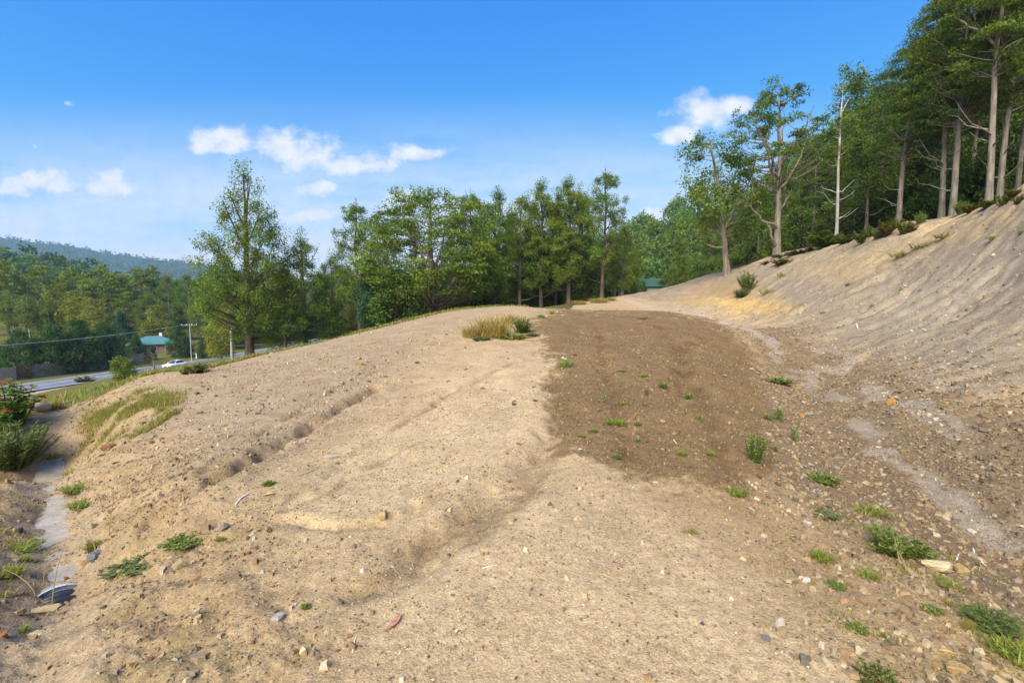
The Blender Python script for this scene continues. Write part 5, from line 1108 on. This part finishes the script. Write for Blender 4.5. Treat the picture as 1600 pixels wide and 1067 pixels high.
# ------------------------------------------------------------------ the white car
def car():
    p, t = road_at(77, 1.7); root = empty('car', (p[0], p[1], ROADZ + .02), math.atan2(-t[1], -t[0]), .78); tag(root, 'white sedan driving along the road below the mound', 'car')
    white = mat_plain('car_paint', (.80, .81, .82), .28, .03, 2, 0, .001, .6); glass = mat_plain('car_glass', (.03, .035, .04), .08, .1, 3, 0, .001, .8); rub = mat_plain('tyre_rubber', (.02, .02, .02), .8); alloy = mat_plain('alloy', (.5, .5, .5), .35, .1, 5, 0, .001, .5, .8); lamp = mat_plain('lamp_glass', (.75, .76, .78), .1, .05, 3, 0, .001, .8)
    secs = [(2.25,.30,.62,.62),(2.15,.24,.72,.80),(1.5,.22,.86,.88),(.85,.22,.93,.90),(.2,.22,.95,.91),(-1.0,.22,.96,.91),(-1.6,.24,.98,.89),(-2.1,.28,.96,.82),(-2.25,.36,.86,.68)]
    V = []; 
    for x, z0, z1, w in secs: V += [(x, -w * .92, z0), (x, -w, (z0 + z1) / 2), (x, -w * .9, z1), (x, w * .9, z1), (x, w, (z0 + z1) / 2), (x, w * .92, z0)]
    Q = [[i * 6 + j, i * 6 + (j + 1) % 6, (i + 1) * 6 + (j + 1) % 6, (i + 1) * 6 + j] for i in range(len(secs) - 1) for j in range(6)]; mb = MB(); mb.add(V, Q); e = (len(secs) - 1) * 6; mb.add(np.array(V)[:6], [[0, 5, 4, 1], [1, 4, 3, 2]]); mb.add(np.array(V)[e:], [[0, 1, 4, 5], [1, 2, 3, 4]]); link('body', mb.mesh('car_body', True), white, root)
    # roof and pillars
    cab = [(.95,.93,.80),(.15,1.42,.62),(-.95,1.44,.62),(-1.65,.97,.76)]
    mb = MB(); V = [(x, s * w, z) for x, z, w in cab for s in (-1, 1)]; mb.add(V, [[2, 3, 5, 4]]); R2 = np.array(V); mb.add(R2[[2,3,5,4]] + [0, 0, -.05], [[0, 3, 2, 1]])
    link('roof', mb.mesh('car_roof'), white, root)
    for nm, ids in (('windscreen', [0, 1, 3, 2]), ('rear_window', [4, 5, 7, 6]), ('side_window', [0, 2, 4, 6]), ('side_window', [1, 7, 5, 3])): link(nm, MB().add(np.array(V)[ids], [[0, 1, 2, 3]]).mesh('car_' + nm), glass, root)
    for s in (-1, 1):
        for a, b_ in ((0, 2), (4, 6)): A0 = np.array(V)[a + (s > 0)]; B0 = np.array(V)[b_ + (s > 0)]; link('pillar', MB().add(*tube([A0, B0], [.045, .04], 5)).mesh('car_pillar'), white, root)
        for x in (1.4, -1.4):
            w = link('wheel', MB().add(*tube([[x, s * .70, .32], [x, s * .73, .32], [x, s * .90, .32], [x, s * .92, .32]], [.24, .32, .32, .25], 18)).mesh('car_wheel'), rub, root); link('rim', MB().add(*tube([[x, s * .85, .32], [x, s * .915, .32], [x, s * .92, .32]], [.22, .2, .02], 12)).mesh('car_rim'), alloy, w)
        link('headlight', MB().box((2.17, s * .58, .66), (.16, .34, .13)).mesh('car_headlight'), lamp, root); link('mirror', MB().box((.72, s * 1.0, 1.0), (.12, .18, .12)).mesh('car_mirror'), white, root)
    link('grille', MB().box((2.235, 0, .50), (.05, .9, .16)).mesh('car_grille'), rub, root)
car()
# ------------------------------------------------------------------ paling fence, house, poles
M_PAL = mat_plain('grey_palings', (.27, .225, .18), .9, .25, 3, .5, .02); M_BRN = mat_plain('brown_timber', (.15, .085, .045), .9, .3, 3, .5, .02); M_POLE = mat_plain('pole_timber', (.33, .29, .24), .9, .2, 4, .5, .02); M_STEEL = mat_plain('galvanised', (.45, .46, .47), .5, .1, 5); M_WHITE = mat_plain('white_paint', (.78, .78, .76), .6, .06, 5)
def fence():
    off = -8.0; y0, y1 = 58.0, 80.0; i0 = int(np.argmin(np.abs(RP[:, 1] - y0))); i1 = int(np.argmin(np.abs(RP[:, 1] - y1))); A0, B0 = RP[i0] + RN[i0] * off, RP[i1] + RN[i1] * off
    root = empty('paling_fence', (A0[0], A0[1], ROADZ - .1), 0); tag(root, 'weathered grey paling fence with brown timber bays along the far side of the road', 'fence'); d = B0 - A0; L = np.hypot(*d); u = d / L; rz = math.atan2(u[1], u[0]); s = 0.; k = 0
    while s < L - .5:
        brown = k % 2 == 1; w = 1.6 if brown else 4.2; w = min(w, L - s); mb = MB(); g = np.random.default_rng(k); n = int(w / .155)
        if brown:
            for q in range(7): c = u * (s + w / 2); mb.box((c[0], c[1], .2 + q * .27), (w - .1, .05, .2), rz)
        else:
            for q in range(n): c = u * (s + (q + .5) * w / n); h = 1.85 + g.normal() * .02; mb.box((c[0] - u[1] * .01 * (q % 2), c[1] + u[0] * .01 * (q % 2), h / 2), (.13, .022, h), rz)
        link('panel', mb.mesh('fence_panel'), M_BRN if brown else M_PAL, root); c = u * s; link('post', MB().box((c[0], c[1], .95), (.12, .14, 1.95), rz).mesh('fence_post'), M_BRN, root); s += w; k += 1
fence()
def house():
    Y = 97; x = (238 - 800) / F * Y; root = empty('house', (x, Y, ROADZ), R(35)); tag(root, 'small house with a teal metal roof half hidden by wattles across the road', 'house')
    teal = mat_plain('teal_roof', (.075, .18, .165), .45, .12, 3, .2, .02, .5); wall = mat_plain('house_wall', (.34, .20, .14), .8, .15, 4); trim = M_WHITE; glass = mat_plain('window_glass', (.05, .06, .07), .1, .1, 3, 0, .001, .7)
    w, d, h = 7.5, 5.5, 2.0; link('wall', MB().box((0, 0, h / 2), (w, d, h)).mesh('house_wall'), wall, root)
    e = .6; V = [(-w/2-e,-d/2-e,h),(w/2+e,-d/2-e,h),(w/2+e,d/2+e,h),(-w/2-e,d/2+e,h),(-w/2+2.6,0,h+1.5),(w/2-2.6,0,h+1.5)]; mb = MB(); mb.add(V, [[0, 1, 5, 4], [2, 3, 4, 5]]); mb.add(V, [[1, 2, 5], [3, 0, 4]]); mb.add(V, [[3, 2, 1, 0]]); rf = link('roof', mb.mesh('house_roof'), teal, root)
    link('chimney', MB().box((1.2, .4, h + 1.4), (.5, .5, 1.3)).mesh('house_chimney'), M_WHITE, rf)
    for px in (-2.4, 0, 2.4): wi = link('window', MB().box((px, -d / 2 - .03, 1.15), (1.1, .08, .9)).mesh('house_window'), trim, root); link('pane', MB().box((px, -d / 2 - .075, 1.15), (.95, .03, .76)).mesh('house_pane'), glass, wi)
house()
def shed():
    Y = 62; x, y, z = U(1026, 443, Y); root = empty('shed', (x, Y + 2, z - 2.6), R(-20)); tag(root, 'green metal roofed shed just showing over the far end of the cut bank', 'shed'); gr = mat_plain('green_roof', (.04, .085, .055), .5, .1, 3, .2, .02)
    link('wall', MB().box((0, 0, 1.1), (5.4, 4, 2.2)).mesh('shed_wall'), mat_plain('shed_wall', (.20, .24, .18), .7, .1, 3), root); V = [(-3,-2.3,2.2),(3,-2.3,2.2),(3,2.3,2.2),(-3,2.3,2.2),(-3,0,3.3),(3,0,3.3)]; mb = MB(); mb.add(V, [[0, 1, 5, 4], [2, 3, 4, 5], [3, 2, 1, 0]]); mb.add(V, [[1, 2, 5], [3, 0, 4]]); link('roof', mb.mesh('shed_roof'), gr, root)
shed()
def pole(px, Y, top, rad, mat, label, arm=False, white=False):
    x = (px - 800) / F * Y; z = hz(x, Y); zt = U(px, top, Y)[2]; root = empty('power_pole', (x, Y, z)); tag(root, label, 'pole'); h = zt - z; t = np.linspace(0, 1, 6); link('shaft', MB().add(*tube(np.c_[np.zeros(6), np.zeros(6), -.3 + (h + .3) * t], rad * (1 - .25 * t), 10)).mesh('pole_shaft', True), mat, root)
    if arm:
        link('crossarm', MB().box((0, -.1, h - .25), (2.2, .07, .08), .3).mesh('pole_crossarm'), M_POLE, root)
        for s in (-1.1, -.4, .4, 1.1): link('insulator', MB().add(*tube([[s * math.cos(.3), -.1 + s * math.sin(.3), h - .19], [s * math.cos(.3), -.1 + s * math.sin(.3), h]], [.05, .04], 8)).mesh('pole_insulator'), M_WHITE, root)
    else: link('cap', MB().box((0, 0, h + .02), (rad * 2.4, rad * 2.4, .06)).mesh('pole_cap'), M_STEEL, root)
    return (x, Y, zt)
pA = pole(296, 84, 506, .06, M_STEEL, 'thin pale power pole with a crossarm right of the dark cone-shaped wattle', True)
pB = pole(360, 60, 514, .17, M_POLE, 'stout timber pole beside the trunk of the large cone-shaped gum')
def wire(P, Q, sag, label):
    t = np.linspace(0, 1, 40)[:, None]; W = np.array(P) * (1 - t) + np.array(Q) * t; W[:, 2] -= sag * 4 * (t * (1 - t))[:, 0]; c = W.mean(0); tag(link('power_line', MB().add(*tube(W - c, np.full(40, .022), 5)).mesh('power_line'), mat_plain('wire', (.42, .42, .40), .5, .05, 3), None, tuple(c)), label, 'cable')
wire((pA[0], pA[1] - .1, pA[2] - .05), U(-160, 549, 52), .6, 'pale power line crossing in front of the valley trees')
GP = 'white roadside guide posts'
def guide_post(y, off, label):
    p, t = road_at(y, off); z = hz(*p); root = empty('guide_post', (p[0], p[1], z), math.atan2(t[1], t[0])); tag(root, label, 'post', GP); link('shaft', MB().box((0, 0, .5), (.05, .16, 1.1)).mesh('guide_shaft'), M_WHITE, root); link('reflector', MB().box((-.03, 0, .85), (.012, .08, .16)).mesh('guide_reflector'), mat_plain('reflector', (.5, .04, .03), .3), root)
guide_post(86, -5.2, 'white guide post on the far verge right of the car'); guide_post(92, 5.0, 'white guide post on the near verge left of the stout timber pole'); guide_post(118, -5.0, 'far white guide post beyond the cone-shaped gum')
def wire_fence():
    P = []; y = 84.
    root = empty('wire_fence', (*road_at(84, 7)[0], ROADZ)); tag(root, 'post and wire fence along the near side of the road', 'fence'); ox, oy, oz = root.location; last = None
    for k in range(24):
        p, t = road_at(84 + k * 2.2, 7); z = hz(*p); link('post', MB().box((p[0] - ox, p[1] - oy, z - oz + .55), (.09, .09, 1.2)).mesh('wire_fence_post'), M_POLE, root); P.append((p[0] - ox, p[1] - oy, z - oz))
    for h in (.45, .75, 1.05): link('wire', MB().add(*tube(np.array(P) + [0, 0, h], np.full(len(P), .012), 4)).mesh('fence_wire'), M_STEEL, root)
wire_fence()
for i, (px, py, w) in enumerate([(452,540,16),(468,539,14),(480,537,12),(492,535,10),(547,527,10)]):
    x, y, z = hit(px, py + 3); Y = 62 + i * 4; X = (px - 800) / F * Y; stone(px, py, w, w * .6, (92,88,76), 'dark grey boulder in the line of rocks beside the road', 'line of boulders by the road', .7, name='boulder', xy=(X, Y))
x, y, z = 0, 0, 0
def dead_sapling(px, Y, top, label):
    x = (px - 800) / F * Y; z = hz(x, Y); h = U(px, top, Y)[2] - z; g = np.random.default_rng(3); root = empty('dead_sapling', (x, Y, z)); tag(root, label, 'tree'); t = np.linspace(0, 1, 7); P = np.c_[.08 * np.sin(t * 3), .05 * t, h * t]; link('trunk', MB().add(*tube(P, .05 * (1 - t) + .012, 6)).mesh('dead_trunk'), BARK['mid'], root); mb = MB()
    for k in range(26): i = g.integers(2, 7); a = g.uniform(0, 6.28); l = g.uniform(.3, .8); mb.add(*tube(P[i] + np.array([math.cos(a), math.sin(a), .9]) * np.linspace(0, l, 4)[:, None] + g.normal(size=(4, 3)) * .04, [.02, .015, .01, .006], 4))
    link('crown', mb.mesh('dead_twigs'), BARK['mid'], root)
dead_sapling(235, 40, 556, 'leafless brown sapling in front of the teal-roofed house')
put_tree('wattle', 232, 84, 540, 'small dark wattle in front of the teal-roofed house', group='dark wattles along the far side of the road', name='wattle_tree')
put_tree('sapling', 188, 30, 552, 'bright green leafy sapling on the grass slope above the road', name='sapling')
if HAZE: build_haze()
